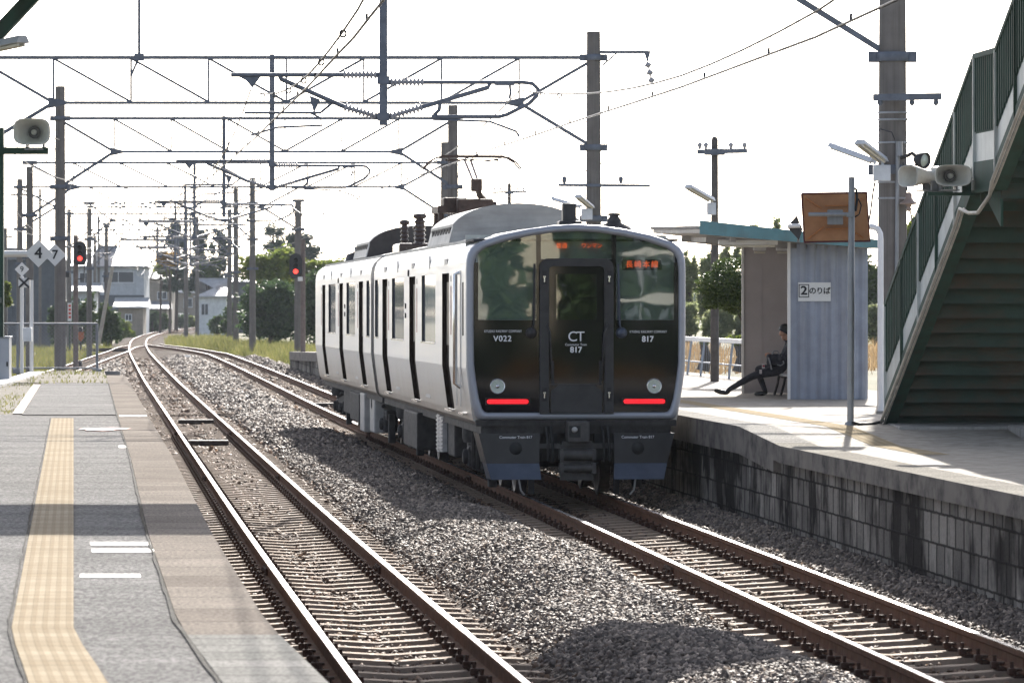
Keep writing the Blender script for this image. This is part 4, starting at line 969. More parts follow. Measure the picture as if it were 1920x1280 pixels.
ZC = lambda y: np.interp(y, (5, 28, 40, 50, 62, 75, 900), (4.95, 4.95, 4.85, 4.90, 5.02, 5.09, 5.09))
SUP = [-12, 28, 70, 111, 153, 190, 230, 270, 310, 350, 400, 445, 500, 560, 640]
def zmess(y):
    for a, b in zip(SUP[:-1], SUP[1:]):
        if a <= y <= b: u = (y - a) / (b - a); return ZC(y) + .12 + .62 * (2 * u - 1) ** 2
    return ZC(y) + .8
def stag(y):
    k = np.interp(y, SUP, range(len(SUP))); return .12 * math.cos(math.pi * k)
def overhead(name, label, fn, y0, y1, rings):
    t = thing(name, label, 'overhead wire', (float(fn(70)), 70, 5), 0, 'overhead wires')
    ys = rng(y0, min(y1, 130), 2.5) + rng(135, y1, 6)
    MB().tube([(fn(y) + stag(y), y, ZC(y)) for y in ys], .013, 5).build('contact_wire', WIREM, t, True)
    MB().tube([(fn(y) + stag(y) * .6, y, zmess(y)) for y in ys], .012, 5).build('messenger_wire', WIREM, t, True)
    y = y0 + 3.0; dm = MB()
    while y < min(y1, 300):
        dm = MB(); x1, x2 = fn(y) + stag(y), fn(y) + stag(y) * .6; dm.cyl((x1, y, ZC(y)), (x2, y, zmess(y)), .004, n=4); dm.bx(x1 - .012, x1 + .012, y - .02, y + .02, ZC(y), ZC(y) + .06)
        if y < 200: dm.build('dropper', WIREM, t, True)
        y += 5.0
    for y in rings:
        x = fn(y) + stag(y) * .6; z = zmess(y) + .0; m = MB()
        m.tube([(x + .028 * math.cos(a), y + .01 * math.sin(a), z - .02 + .032 * math.sin(a)) for a in np.linspace(0, 2 * math.pi, 13)], .010, 6); m.build('ring_hanger', DARKI, t, True)
    return t
overhead('overhead_line', 'overhead wires with ring hangers above the empty left track', lambda y: float(T1(y)), 20, 600, [38.1, 42.4, 46.7, 51, 55.4, 60, 64.8])
overhead('overhead_line', 'overhead wires touching the pantograph, rising to the upper right', lambda y: float(T2(y)), 20, 322, [64, 66.5])
overhead('overhead_line', 'overhead wires above the weedy side track', lambda y: float(T3(y)), 113, 310, [])
for x0, z0, x1_, z1_, ya, yb, lb in ((-12.9, 8.9, -19.7, 8.2, 111, 190, 'feeder wire strung between the left pole tops'), (3.3, 7.9, -2.3, 8.0, 111, 190, 'feeder wire hanging under the bracket insulator')):
    m = MB().tube([(x0 + (x1_ - x0) * u, ya + (yb - ya) * u, z0 + (z1_ - z0) * u - 1.2 * (.25 - (u - .5) ** 2)) for u in np.linspace(0, 1, 14)], .009, 5)
    tag(m.build('feeder_wire', WIREM, None, origin=(x0, ya, z0)), lb, 'wire')
for xs4, dz, lb in (((-12.9, -14.9, -19.75, -24.4, -24.6, -29.6, -30.6), -.35, 'cable strung along the left poles below their tops'), ((-12.5, -14.5, -19.3, -24.0, -24.2, -29.2, -30.2), -1.7, 'lower cable strung along the left poles'), ((2.2, -1.7, -2.5, -10.3, -14.8, -18.2, -21.0), -1.2, 'cable strung along the right poles from the tall concrete pole'), ((2.2, -1.7, -2.5, -10.3, -14.8, -18.2, -21.0), -2.4, 'lower cable strung along the right poles')):
    yy_, pts = (111, 153, 190, 230, 270, 310, 350), []
    for i in range(6):
        for u in np.linspace(0, 1, 9)[:8 if i < 5 else 9]: pts.append((xs4[i] + (xs4[i + 1] - xs4[i]) * u, yy_[i] + (yy_[i + 1] - yy_[i]) * u, 8.4 + dz - 1.0 * (.25 - (u - .5) ** 2)))
    tag(MB().tube(pts, .014, 5).build('strung_cable', WIREM, None, origin=pts[0]), lb, 'cable')
# ------------------------------------------------------------------ footbridge with its stairs
GREEN = streaked('dark_green_paint', (.022, .060, .042), (.03, .022, .015), .5, .75, 0, 5, .5)
GREENU = streaked('green_stair_soffit', (.030, .055, .042), (.075, .042, .024), .8, .8, 0, 1.2, 2.5)
PALE = streaked('pale_grey_panel', (.50, .53, .52), (.25, .25, .23), .4, .5, 0, 5, .4)
PIPE = plain('pale_conduit', (.42, .40, .36), .5, .1, .25, 5)
HORN = plain('cream_horn', (.62, .60, .55), .45, 0, .15, 5)
LAMPW = plain('white_lamp_case', (.55, .57, .60), .4, 0, .12, 6)
TUBEM = plain('fluorescent_tube', (.62, .58, .48), .3, 0, .1, 5)
POSTG = streaked('galvanised_post', (.30, .31, .325), (.16, .15, .14), .6, .5, .5, 8, .6)
SO = Vector((4.72, 58.5, 1.06)); TAN = .476
def S(d, xo, z): return (SO.x + .0905 * d + xo, SO.y - d + .09 * xo, SO.z + z)
def zs(d):
    if d <= 5.9: return d * TAN
    if d <= 7.15: return 5.9 * TAN
    return (d - 1.25) * TAN
br = thing('footbridge', 'dark green footbridge stairs with ribbed side panels, seen from below', 'footbridge', tuple(SO))
WID = 2.25
def flight(side, d0, d1, nb, lo, hi, name, mat, th=.03, ribs=False):
    xo = 0 if side < 0 else WID
    for i in range(nb):
        a, b = d0 + (d1 - d0) * i / nb, d0 + (d1 - d0) * (i + 1) / nb
        m = MB(); q = [S(a, xo, zs(a) + lo), S(b, xo, zs(b) + lo), S(b, xo, zs(b) + hi), S(a, xo, zs(a) + hi)]
        m.prism(q, (th, 0, 0))
        if ribs:
            k = int((b - a) / .11)
            for j in range(k):
                c = a + (j + .5) * (b - a) / k; m.prism([S(c - .022, xo - .018, zs(c - .022) + lo + .02), S(c + .022, xo - .018, zs(c + .022) + lo + .02), S(c + .022, xo - .018, zs(c + .022) + hi - .01), S(c - .022, xo - .018, zs(c - .022) + hi - .01)], (.017, 0, 0))
        m.build(name, mat, br, True)
for side in (-1, 1):
    xo = 0 if side < 0 else WID
    for d0, d1, nb in ((.0, 5.9, 5), (5.9, 7.15, 1), (7.15, 11.5, 4)):
        flight(side, d0, d1, nb, .62, 1.48, 'side_panel', GREEN, .03, side < 0)
        flight(side, d0, d1, nb, .30, .62, 'kick_plate', PALE, .03)
        for i in range(nb):
            a = d0 + (d1 - d0) * i / nb; MB().bar(S(a, xo - .012, zs(a) + .1), S(a, xo - .012, zs(a) + 1.5), .045).build('railing_post', GREEN if i % 2 else PALE, br, True)
    m = MB()
    for a, b in ((0, 5.9), (5.9, 7.15), (7.15, 11.6)): m.bar(S(a, xo, zs(a) + 1.5), S(b, xo, zs(b) + 1.5), .06)
    m.build('hand_rail', GREEN, br, True); m = MB()
    for a, b in ((0, 5.9), (5.9, 7.15), (7.15, 11.6)): m.prism([S(a, xo - .02, zs(a) - .03), S(b, xo - .02, zs(b) - .03), S(b, xo - .02, zs(b) + .30), S(a, xo - .02, zs(a) + .30)], (.1, 0, 0)).prism([S(a, xo - .05, zs(a) - .05), S(b, xo - .05, zs(b) - .05), S(b, xo - .05, zs(b) - .02), S(a, xo - .05, zs(a) - .02)], (.16, 0, 0))
    m.build('stringer', GREEN, br, True)
def steps(d0, n, rise, run):
    for i in range(n):
        a = d0 + i * run; z0 = zs(d0) + i * rise; m = MB()
        m.prism([S(a, .09, z0 - .04), S(a, .09, z0 + rise - .035), S(a + .012, .09, z0 + rise - .035), S(a + .012, .09, z0 - .04)], (WID - .13, .09 * WID, 0))
        m.prism([S(a - .02, .09, z0 + rise - .002), S(a + run - .001, .09, z0 + rise - .002), S(a + run - .001, .09, z0 + rise - .03), S(a - .02, .09, z0 + rise - .03)], (WID - .13, .09 * WID, 0))
        m.bar(S(a + run - .03, .1, z0 + rise - .06), S(a + run - .03, WID - .06, z0 + rise - .065), .05, .06)
        m.build('step', GREENU, br, True)
steps(.05, 16, 5.9 * TAN / 16, 5.85 / 16); steps(7.15, 12, 4.4 * TAN / 12, 4.4 / 12)
zl = zs(6.5); m = MB().prism([S(5.9, 0.08, zl + .02), S(7.2, .08, zl + .02), S(7.2, .08, zl + .10), S(5.9, .08, zl + .10)], (WID - .1, .09 * WID, 0))
for d in (5.95, 6.5, 7.1): m.bar(S(d, .05, zl - .06), S(d, WID, zl - .06), .09, .16)
m.build('landing', GREENU, br, True)
m = MB()
for o_, r in ((-.035, .022), (.01, .015)): m.tube([S(.15, -.07 + o_, zs(.15) - .08)] + [S(d, -.07 + o_, zs(d) - .08) for d in np.linspace(.5, 5.2, 6)] + [S(5.5, -.07 + o_, zs(5.5) - .03), S(5.75, -.05, zs(5.75) - .2), S(6.3, -.05, zs(6) - .28), S(7.0, -.05, zs(7) - .1), S(7.4, -.07 + o_, zs(7.4) - .08)] + [S(d, -.07 + o_, zs(d) - .08) for d in np.linspace(7.9, 11.3, 4)], r)
m.build('conduit', PIPE, br, True)
MB().tube([S(.9, -.03, zs(.9) + .05), S(.9, WID, zs(.9) + .05)], .02).build('cross_pipe', PIPE, br, True)
ztop = SO.z + zs(11.55) + .25                                                # bridge deck over the tracks
dk = MB().bx(-9.2, 9.2, 44.8, 47.1, ztop - .16, ztop).bx(-9.2, 9.2, 44.8, 44.95, ztop - .26, ztop - .16).bx(-9.2, 9.2, 46.95, 47.1, ztop - .26, ztop - .16)
dk.build('deck', GREEN, br, True)
MB().bx(-9.2, 9.2, 44.76, 44.8, ztop - .3, ztop + 1.2).build('parapet', GREEN, br, True)
MB().bx(-9.2, 5.75, 47.1, 47.14, ztop - .3, ztop + 1.2).build('parapet', GREEN, br, True)
for x in (-6.0, 8.6):
    for y in (45.0, 46.9): MB().bx(x - .12, x + .12, y - .12, y + .12, .9, ztop - .16).build('bridge_column', GREEN, br, True)
kb = MB().bar((-5.9, 46.9, 4.54), (-4.4, 46.9, 6.14), .14); kb.build('knee_brace', GREEN, br, True)
kb = MB().bar((-5.9, 46.6, ztop - 1.15 - 1.4), (-5.55, 46.6, ztop - 1.15 - 1.4), .12); kb.build('bracket_arm', GREEN, br, True)
for a in (7.15,): MB().bx(SO.x + .65 + .1, SO.x + .65 + .22, SO.y - 6.6, SO.y - 6.48, .92, SO.z + zl).bx(SO.x + .65 + WID - .3, SO.x + .65 + WID - .18, SO.y - 6.6, SO.y - 6.48, .92, SO.z + zl).build('landing_column', GREEN, br, True) if False else None
MB().prism([S(6.0, .05, zl), S(7.1, .05, zl), S(7.1, .05, zl - .45)], (0.03, 0, 0)).build('gusset', GREEN, br, True)
# concrete foot of the stairs
tag(MB().bbox(4.72, 8.0, 56.6, 58.9, .9, 1.075, .02).bbox(6.05, 8.0, 55.0, 56.62, .9, 1.09, .02).bbox(5.05, 6.0, 55.5, 55.62, .9, .99, .01).build('stair_foundation', CONC_OLD, None, origin=(6, 57.5, .9)), 'weathered concrete footing under the green stairs', 'footing')

# ------------------------------------------------------------------ loudspeakers
def horn(name, label, loc, wd, ht, yaw, group, long=.34):
    t = thing(name, label, 'loudspeaker', loc, yaw, group); m = MB(); nn = 24
    def loop(y, a, b, p):
        out = []
        for i in range(nn):
            th = 2 * math.pi * i / nn; c, s = math.cos(th), math.sin(th); out.append((a * math.copysign(abs(c) ** (2 / p), c), y, b * math.copysign(abs(s) ** (2 / p), s)))
        return out
    L = [(.0, .0, .0, 2), (.0, .10, .10, 2), (-.0, wd * .18, wd * .18, 2), (-long * .4, wd * .27, ht * .32, 2.4), (-long * .75, wd * .42, ht * .43, 3), (-long, wd * .5, ht * .5, 3.4), (-long - .02, wd * .5, ht * .5, 3.4), (-long - .015, wd * .46, ht * .46, 3.4), (-long * .72, wd * .36, ht * .38, 3), (-long * .4, wd * .22, ht * .27, 2.4), (-long * .3, wd * .14, ht * .2, 2), (-long * .28, .001, .001, 2)]
    vs = [p for l in L[1:] for p in loop(*l)]; k = len(L) - 1
    m.add(vs, [(i * nn + j, i * nn + (j + 1) % nn, (i + 1) * nn + (j + 1) % nn, (i + 1) * nn + j) for i in range(k - 1) for j in range(nn)], True)
    m.build('horn', HORN, t); MB().lathe([(.11, 0), (.12, .06), (.115, .20), (.08, .24), (0, .25)], (0, -.02, 0), (0, 1, 0), 16).build('driver_case', HORN, t)
    MB().lathe([(wd * .17, 0), (wd * .15, .035), (wd * .10, .04), (wd * .10, .02)], (0, -long * .42, 0), (0, -1, 0), 18).build('inner_ring', plain('speaker_grey', (.16, .15, .14), .6, 0, .2, 6), t)
    MB().lathe([(wd * .08, 0), (wd * .07, .07), (0, .10)], (0, -long * .42, 0), (0, -1, 0), 14).build('centre_plug', HORN, t)
    MB().bx(-.1, .1, -.2, .1, -ht * .5 - .045, -ht * .5 - .03).bx(-.1, -.08, -.1, .05, -ht * .5 - .04, -.05).bx(.08, .1, -.1, .05, -ht * .5 - .04, -.05).build('mount', POSTG, t)
    return t
sz = SO.z + zs(6.5)
p = S(5.85, -.25, 0); by = p[1]
tag(MB().bx(W(1795, 0, by).x - .34, W(1795, 0, by).x + .20, by - .06, by + .06, 2.52 + (577 - 361) * by / F - .035, 2.52 + (577 - 361) * by / F).bx(W(1812, 0, by).x - .05, W(1812, 0, by).x + .05, by - .03, by + .03, 2.52 + (577 - 361) * by / F, 2.52 + (577 - 330) * by / F).build('speaker_bracket', GREEN, None, origin=(p[0], by, 3.9)), 'dark green bracket under the paired loudspeakers on the stairs', 'bracket')
pz = 2.52 + (577 - 358) * by / F + .165
horn('loudspeaker', 'cream horn loudspeaker on the stairs facing the camera', (W(1776, 0, by).x, by, pz), .42, .245, R(6), 'horn loudspeakers')
horn('loudspeaker', 'cream horn loudspeaker on the stairs turned away to the left', (W(1752, 0, by + .1).x, by + .12, pz), .40, .245, R(-62), 'horn loudspeakers')

# ------------------------------------------------------------------ platform lamps
def strip_lamp(label, a, b, group, tubes=2, parent=None):
    a, b = Vector(a), Vector(b); t = thing('platform_lamp', label, 'lamp', tuple(b), 0, group); d = (b - a).normalized(); up = Vector((0, 0, 1)) - d * d.z; up.normalize(); side = d.cross(up)
    M_ = lambda x, y, z: a + side * x + d * y + up * z; L = (b - a).length; m = MB()
    m.prism([M_(-.10, 0, 0), M_(.10, 0, 0), M_(.06, 0, .07), M_(-.06, 0, .07)], d * L); m.build('lamp_case', LAMPW, t, True)
    for s in (-1, 1): MB().cyl(M_(s * .045, .03, -.018), M_(s * .045, L - .03, -.018), .017, n=8).build('tube', TUBEM, t, True)
    MB().bx(b.x - .02, b.x + .02, b.y - .02, b.y + .02, b.z - .16, b.z + .02).build('lamp_stem', LAMPW, t, True); return t
def lamp_box(label, x0, x1, z0, z1, y, grp):
    t = thing('lamp_ballast_box', label, 'electrical box', ((x0 + x1) / 2, y, z0), 0, grp); MB().bbox(x0, x1, y - .1, y + .06, z0, z1, .008).build('box', LAMPW, t, True); MB().bx(x0 + .01, x1 - .01, y - .106, y - .1, z0 + .01, z1 - .03).build('cover', LAMPW, t, True); return t
Yp = 69.7
pt = lambda x, y, Y: tuple(W(x, y, Y))
strip_lamp('strip lamp on the thick pole pointing left, seen from its end', pt(1612, 270, 68.9), pt(1655, 303, 69.6), 'platform strip lamps')
strip_lamp('strip lamp on the thick pole stretched out to the far left', pt(1560, 275, 70.6), pt(1640, 304, 69.8), 'platform strip lamps')
a = W(1636, 340, Yp); b = W(1668, 310, Yp); lamp_box('white box under the strip lamps on the thick pole', a.x, b.x, a.z, b.z, Yp - .1, 'lamp boxes')
strip_lamp('strip lamp on the thin dark pole behind the shelter roof', pt(1290, 352, 91.0), pt(1334, 377, 91.7), 'platform strip lamps')
a = W(1325, 403, 91.8); b = W(1342, 380, 91.8); lamp_box('white box on the thin dark pole behind the shelter roof', a.x, b.x, a.z, b.z, 91.75, 'lamp boxes')
strip_lamp('strip lamp low on the tall concrete pole, seen from its end', pt(1084, 370, 109.4), pt(1108, 390, 110.6), 'platform strip lamps')
strip_lamp('thin strip lamp behind the roof antenna of the train', pt(1038, 373, 112), pt(1086, 388, 111), 'platform strip lamps')
a = W(1090, 412, 110.5); b = W(1111, 391, 110.5); lamp_box('white box low on the tall concrete pole above the train', a.x, b.x, a.z, b.z, 110.6, 'lamp boxes')
# floodlight and guy insulator on the thick pole
t = thing('floodlight', 'round floodlight on a curved arm right of the thick pole', 'lamp', pt(1697, 297, Yp))
MB().tube([pt(1690, 296, Yp), pt(1702, 292, Yp - .1), pt(1710, 287, Yp - .2), pt(1722, 297, Yp - .2)], .03).build('lamp_arm', MATT, t, True)
c_ = W(1722, 298, Yp - .2); MB().lathe([(.05, 0), (.10, .06), (.125, .16), (.125, .2), (.11, .2), (.09, .12)], c_ - Vector((.04, -.05, 0)), (.7, -.7, -.15), 18).build('lamp_head', MATT, t, True)
MB().lathe([(.108, 0), (.09, .03), (0, .045)], c_ + Vector((.06, -.05, -.02)), (.7, -.7, -.15), 18).build('lamp_lens', LAMPG, t, True)
t = thing('guy_wire', 'bell shaped insulator on a guy wire beside the thick pole', 'guy wire', pt(1694, 310, Yp))
MB().tube([pt(1693, 305, Yp), pt(1701, 358, Yp)], .012, 6).tube([pt(1706, 392, Yp), pt(1711, 420, Yp), pt(1714, 470, Yp)], .012, 6).build('wire', WIREM, t, True)
i_ = MB(); c_ = W(1704, 384, Yp); i_.lathe([(.02, .19), (.05, .16), (.05, .10), (.08, .06), (.13, .03), (.14, .01), (.05, 0), (.03, -.04), (.05, -.06), (.02, -.1)], c_, (0, 0, 1), 16); i_.build('bell_insulator', plain('clay_insulator', (.30, .22, .18), .4, 0, .2, 5), t, True)
# fittings of the thick pole
ca = MB().bar(pt(1637, 183, Yp - .15), pt(1765, 181, Yp - .15), .10)
for x in (1650, 1710, 1755): ca.lathe([(.03, 0), (.045, -.05), (.02, -.09)], pt(x, 187, Yp - .15), (0, 0, 1), 8)
ca.build('crossarm', GALV, G0, True)
for y in (212, 225, 268, 342, 372): p_ = W(1673, y, 70); MB().lathe([(.225, -.015), (.23, 0), (.225, .015)], (5.74, 70, p_.z), (0, 0, 1), 18).build('band', POSTG, G0, True)
MB().cyl(pt(1683, 265, 69.75), pt(1681, 560, 69.75), .03, n=8).cyl(pt(1686, 265, 69.72), pt(1686, 293, 69.72), .05, n=8).build('conduit', POSTG, G0, True)
MB().tube([pt(1641, 340, 69.6), pt(1637, 360, 69.6), pt(1632, 400, 69.6), pt(1628, 420, 69.6)], .014, 6).build('cable', WIREM, G0, True)
MB().tube([pt(1643, 262, 69.6), pt(1638, 250, 69.5), pt(1650, 242, 69.5), pt(1672, 248, 69.5), pt(1678, 262, 69.6)], .01, 6).build('cable', WIREM, G0, True)
MB().tube([pt(1712, 190, 69.6), pt(1708, 210, 69.6), pt(1697, 228, 69.7)], .008, 6).build('cable', WIREM, G0, True)

# thin dark pole behind the shelter, smaller far poles with cross arms
def cross_pole(label, x, top, base, Y, r, arm=None, cols=MATT):
    a, b = W(x, base, Y), W(x, top, Y); t = thing('utility_pole', label, 'pole', tuple(a), 0, 'thin poles with cross arms')
    MB().cyl(a, b, r * 1.15, r * .9, 14).lathe([(r * .9, 0), (r * .6, .05), (0, .07)], b, (0, 0, 1), 14).build('pole_shaft', cols, t, True)
    if arm:
        l, rr_, y = arm; A, B = W(l, y, Y - .12), W(rr_, y - 2, Y - .12); MB().bar(A, B, .09).bx(a.x - .2, a.x + .2, Y - .16, Y + .12, A.z - .06, A.z + .06).build('crossarm', GALV, t, True)
        for x_ in (l + 5, (l + x) / 2, (rr_ + x) / 2, rr_ - 5): p_ = W(x_, y - 2, Y - .12); MB().lathe([(.02, 0), (.035, .05), (.055, .09), (.02, .14)], p_ + Vector((0, 0, .03)), (0, 0, 1), 8).build('pin_insulator', INSL, t, True)
    return t
DPOLE = plain('dark_pole', (.085, .075, .068), .8, 0, .25, 5)
cross_pole('thin dark pole rising behind the shelter roof and round bush', 1340, 262, 716, 92, .075, (1307, 1401, 285), DPOLE)
cross_pole('short far pole with a cross arm above the train roof', 955, 346, 600, 210, .09, (922, 987, 361), DPOLE)
t = thing('vent_pipe', 'white pipe with a hooked top beside the green stairs', 'pipe', pt(1651, 775, 64))
MB().tube([pt(1651, 775, 64), pt(1651, 450, 64), pt(1650, 438, 64), pt(1646, 430, 64), pt(1639, 426, 64), pt(1630, 424, 64)], .042, 12).build('pipe_shaft', plain('white_pipe', (.72, .72, .74), .4, 0, .08, 4), t, True)
MB().bx(W(1643, 0, 64).x, W(1659, 0, 64).x, 63.9, 64.1, 1.06, 1.10).build('pipe_foot', CONC_OLD, t, True)

# ------------------------------------------------------------------ mirror board on its post, little diamond
MIR = NT('rusty_orange_board'); _n = MIR.noise(3, 5, .65); MIR.set(MIR.ramp(_n, [(.3, (.36, .17, .08)), (.55, (.47, .235, .115)), (.75, (.54, .30, .17))]), .6); MIR = MIR.m
Ym = 57.7
t = thing('mirror_post', 'grey post carrying the back of a rusty orange mirror board', 'mirror', pt(1595, 797, Ym))
MB().cyl(pt(1594.5, 797, Ym), pt(1597, 332, Ym), .042, .040, 14).lathe([(.075, 0), (.07, .03), (.045, .05)], pt(1594.5, 797, Ym), (0, 0, 1), 14).build('post', POSTG, t, True)
c = [pt(1503, 363, Ym + .16), pt(1625, 361, Ym + .16), pt(1631, 452, Ym + .34), pt(1508, 454, Ym + .34)]
bd = MB().prism(c, (0, .02, 0)); cc = sum((Vector(v) for v in c), Vector()) / 4
rim_ = MB(); tube_pts = [Vector(v) + Vector((0, -.005, 0)) for v in c]; rim_.tube(tube_pts + [tube_pts[0]], .014, 6)
bo = bd.build('mirror_back', MIR, t, True); rim_.build('mirror_rim', plain('dark_red_edge', (.10, .02, .025), .6, 0, .2, 5), bo, True)
rb = MB(); F_ = lambda x, y: Vector(pt(x, y, Ym + .152 + (y - 363) * .00198)) 
for q in ((1512, 372, 1540, 391), (1546, 386, 1600, 385), (1515, 448, 1545, 425), (1548, 430, 1590, 428), (1604, 436, 1618, 446), (1600, 388, 1618, 372)): rb.bar(F_(*q[:2]), F_(*q[2:]), .035, .012)
rb.build('pressed_rib', plain('worn_orange', (.45, .17, .05), .6, 0, .25, 8), bo, True)
MB().cyl(pt(1516, 402, Ym + .09), pt(1594, 402, Ym + .02), .026, n=12).bbox(W(1553, 0, Ym).x, W(1582, 0, Ym).x, Ym + .11, Ym + .22, W(0, 421, Ym).z, W(0, 393, Ym).z, .006).bx(W(1588, 0, Ym).x, W(1601, 0, Ym).x, Ym - .06, Ym + .06, W(0, 407, Ym).z, W(0, 398, Ym).z).build('bracket', POSTG, t, True)
MB().tube([pt(1600, 352, Ym), pt(1606, 356, Ym), pt(1607, 375, Ym), pt(1604, 396, Ym)], .016, 6).build('cable', RUBBER, t, True)
MB().tube([pt(1609, 372, Ym), pt(1615, 385, Ym), pt(1611, 402, Ym), pt(1603, 407, Ym)], .008, 6).build('cable', RUBBER, t, True)
tag(MB().tube([pt(1599, 792, 57.5), pt(1610, 795, 57.6), pt(1630, 795, 57.9), pt(1648, 791, 58.2), pt(1656, 788, 58.4)], .02, 6).build('floor_cable', RUBBER, None, origin=pt(1599, 792, 57.5)), 'black cable from the mirror post foot to the stairs', 'cable')
t = thing('diamond_marker', 'small black diamond plate with a white tube before the shelter roof', 'marker', pt(1490, 440, 72.4))
k = lambda x, y: pt(x, y, 72.4)
MB().prism([k(1475, 425), k(1494, 404), k(1505, 430), k(1498, 450)], (0, .03, 0)).build('diamond_plate', MATT, t, True)
MB().cyl(pt(1477, 424, 72.32), pt(1500, 423, 72.32), .035, n=10).build('plate_tube', plain('white_tube', (.7, .68, .66), .4, 0, .1, 4), t, True)
MB().cyl(pt(1497, 423, 72.5), pt(1497, 452, 72.9), .02, n=8).build('plate_stem', POSTG, t, True)

# ------------------------------------------------------------------ waiting shelter
SHW = streaked('blue_grey_steel', (.29, .32, .385), (.22, .20, .19), .45, .55, .05, 5, .35); TEAL = streaked('teal_fascia', (.105, .235, .255), (.10, .13, .13), .5, .5, 0, 4, 2); INW = plain('grey_inner_wall', (.44, .40, .39), .7, 0, .10, 1.5); WEDGE = plain('white_edge', (.72, .70, .67), .5, 0, .08, 3)
sh = thing('waiting_shelter', 'blue grey corrugated waiting shelter with a teal roof edge', 'shelter', (4.8, 76, 1.06))
YN, YF, XA, XB, XFA, XFB, FZ = 74.0, 79.0, 4.44, 5.63, 3.95, 5.16, 1.062
zr = lambda x: 3.46 + (5.76 - x) * .078                                  # underside of the roof over x at the near edge
m = MB(); x = XA + .10
m.bx(XA, XB, YN, YN + .04, FZ, zr(XB) + .0)
while x < XB - .06: m.prism([(x, YN, FZ), (x + .055, YN - .03, FZ), (x + .105, YN - .03, FZ), (x + .145, YN, FZ)], (0, 0, zr(x + .1) - FZ)); x += .165
m.build('corrugated_wall', SHW, sh, True)
MB().bx(XA - .045, XA, YN - .03, YN + .05, FZ, zr(XA)).build('corner_trim', WEDGE, sh, True)
MB().bx(XFA, XFB, YF, YF + .05, FZ, zr(XFA) + .1).bx(XFA + .3, XFA + .31, YF - .006, YF, FZ, 3.5).bx(XFA + .3, XFB, YF - .006, YF, 2.48, 2.495).build('far_wall', INW, sh, True)
MB().bx(XFA - .04, XFA, YF - .03, YF + .06, FZ, zr(XFA) + .1).build('corner_trim', WEDGE, sh, True)
MB().prism([(XB - .04, YN + .04, FZ), (XB, YN + .04, FZ), (XFB + .04, YF, FZ), (XFB, YF, FZ)], (0, 0, 2.36)).build('back_wall', INW, sh, True)
NL, NR, FL, FR = (2.96, 73.2), (5.80, 73.2), (2.46, 81.0), (5.3, 81.0)
rf = MB(); lowz = [3.70, 3.47, 3.82, 3.52]; vs = [(*NL, 3.70), (*NR, 3.46), (*FR, 3.52), (*FL, 3.82)]; vt = [(x, y, z + .06) for x, y, z in vs]
rf.add(vs + vt, [(3, 2, 1, 0), (4, 5, 6, 7), (0, 1, 5, 4), (1, 2, 6, 5), (2, 3, 7, 6), (3, 0, 4, 7)])
for i in range(48):
    u = (i + .5) / 48; p_ = Vector(NL).lerp(Vector(FL), u); q_ = Vector(NR).lerp(Vector(FR), u); za = 3.76 + .12 * u; zb_ = 3.52 + .06 * u
    rf.bar((p_.x - .05, p_.y, za + .03), (q_.x, q_.y, zb_ + .03), .06, .045)
rf.build('roof_sheet', plain('roof_sheet', (.27, .25, .23), .6, 0, .12, 2), sh, True)
MB().prism([(NL[0], 73.2, 3.68), (NR[0], 73.2, 3.45), (NR[0], 73.2, 3.59), (NL[0], 73.2, 3.90)], (0, -.03, 0)).build('fascia', TEAL, sh, True)
MB().bar((3.1, 74.2, 3.62), (5.6, 74.2, 3.42), .08, .1).bar((2.9, 79.4, 3.70), (5.2, 79.4, 3.46), .08, .1).bar((3.5, 73.4, 3.60), (3.0, 80.8, 3.70), .08, .08).build('roof_beam', plain('beam_grey', (.36, .34, .32), .6, 0, .1, 3), sh, True)
for (lb, x0, x1, z, y) in (('long white lamp under the shelter roof edge', 3.28, 4.22, 3.52, 73.75),):
    t = thing('shelter_lamp', lb, 'lamp', (x0, y, z)); MB().bbox(x0, x1, y - .08, y + .08, z, z + .08, .01).build('lamp_case', WEDGE, t, True); MB().cyl((x0 + .04, y, z - .02), (x1 - .04, y, z - .02), .018, n=8).build('tube', TUBEM, t, True)
for (lb, xa, xb, y) in (('small ceiling lamp at the left inside the shelter', 1412, 1437, 77.8), ('small ceiling lamp at the right inside the shelter', 1455, 1481, 77.0)):
    a, b = W(xa, 470, y), W(xb, 470, y); t = thing('ceiling_lamp', lb, 'lamp', tuple(a), 0, 'ceiling lamps in the shelter'); MB().bbox(a.x, b.x, y - .05, y + .05, a.z, a.z + .06, .008).build('lamp_case', WEDGE, t, True); MB().cyl((a.x + .02, y, a.z - .03), (b.x - .02, y, a.z - .03), .018, n=8).build('tube', TUBEM, t, True)
# sign on the wall
t = thing('platform_sign', 'white sign with a boxed 2 on the corrugated wall', 'sign', (4.82, YN - .035, 2.62)); SB = plain('sign_black', (.015, .015, .018), .5, 0, .2, 5); SWH = plain('sign_white', (.68, .68, .66), .5, 0, .06, 3)
MB().bx(4.56, 5.08, YN - .05, YN - .036, 2.625, 2.925).build('sign_plate', SWH, t, True)
fr = MB(); x0, x1, z0, z1 = 4.57, 4.735, 2.685, 2.895
for q in ((x0, x1, z0, z0 + .013), (x0, x1, z1 - .013, z1), (x0, x0 + .013, z0 + .013, z1 - .013), (x1 - .013, x1, z0 + .013, z1 - .013)): fr.bx(q[0], q[1], YN - .054, YN - .05, q[2], q[3])
fr.build('number_frame', SB, t, True); L_ = (4.82, YN - .035, 2.62)
text('lettering', '2', (4.652 - L_[0], -.019, 2.79 - L_[2]), .19, SB, t, bold=.006, sx=1.15)
text('lettering', 'のりば', (4.905 - L_[0], -.019, 2.785 - L_[2]), .118, SB, t, bold=.003, space=.92)
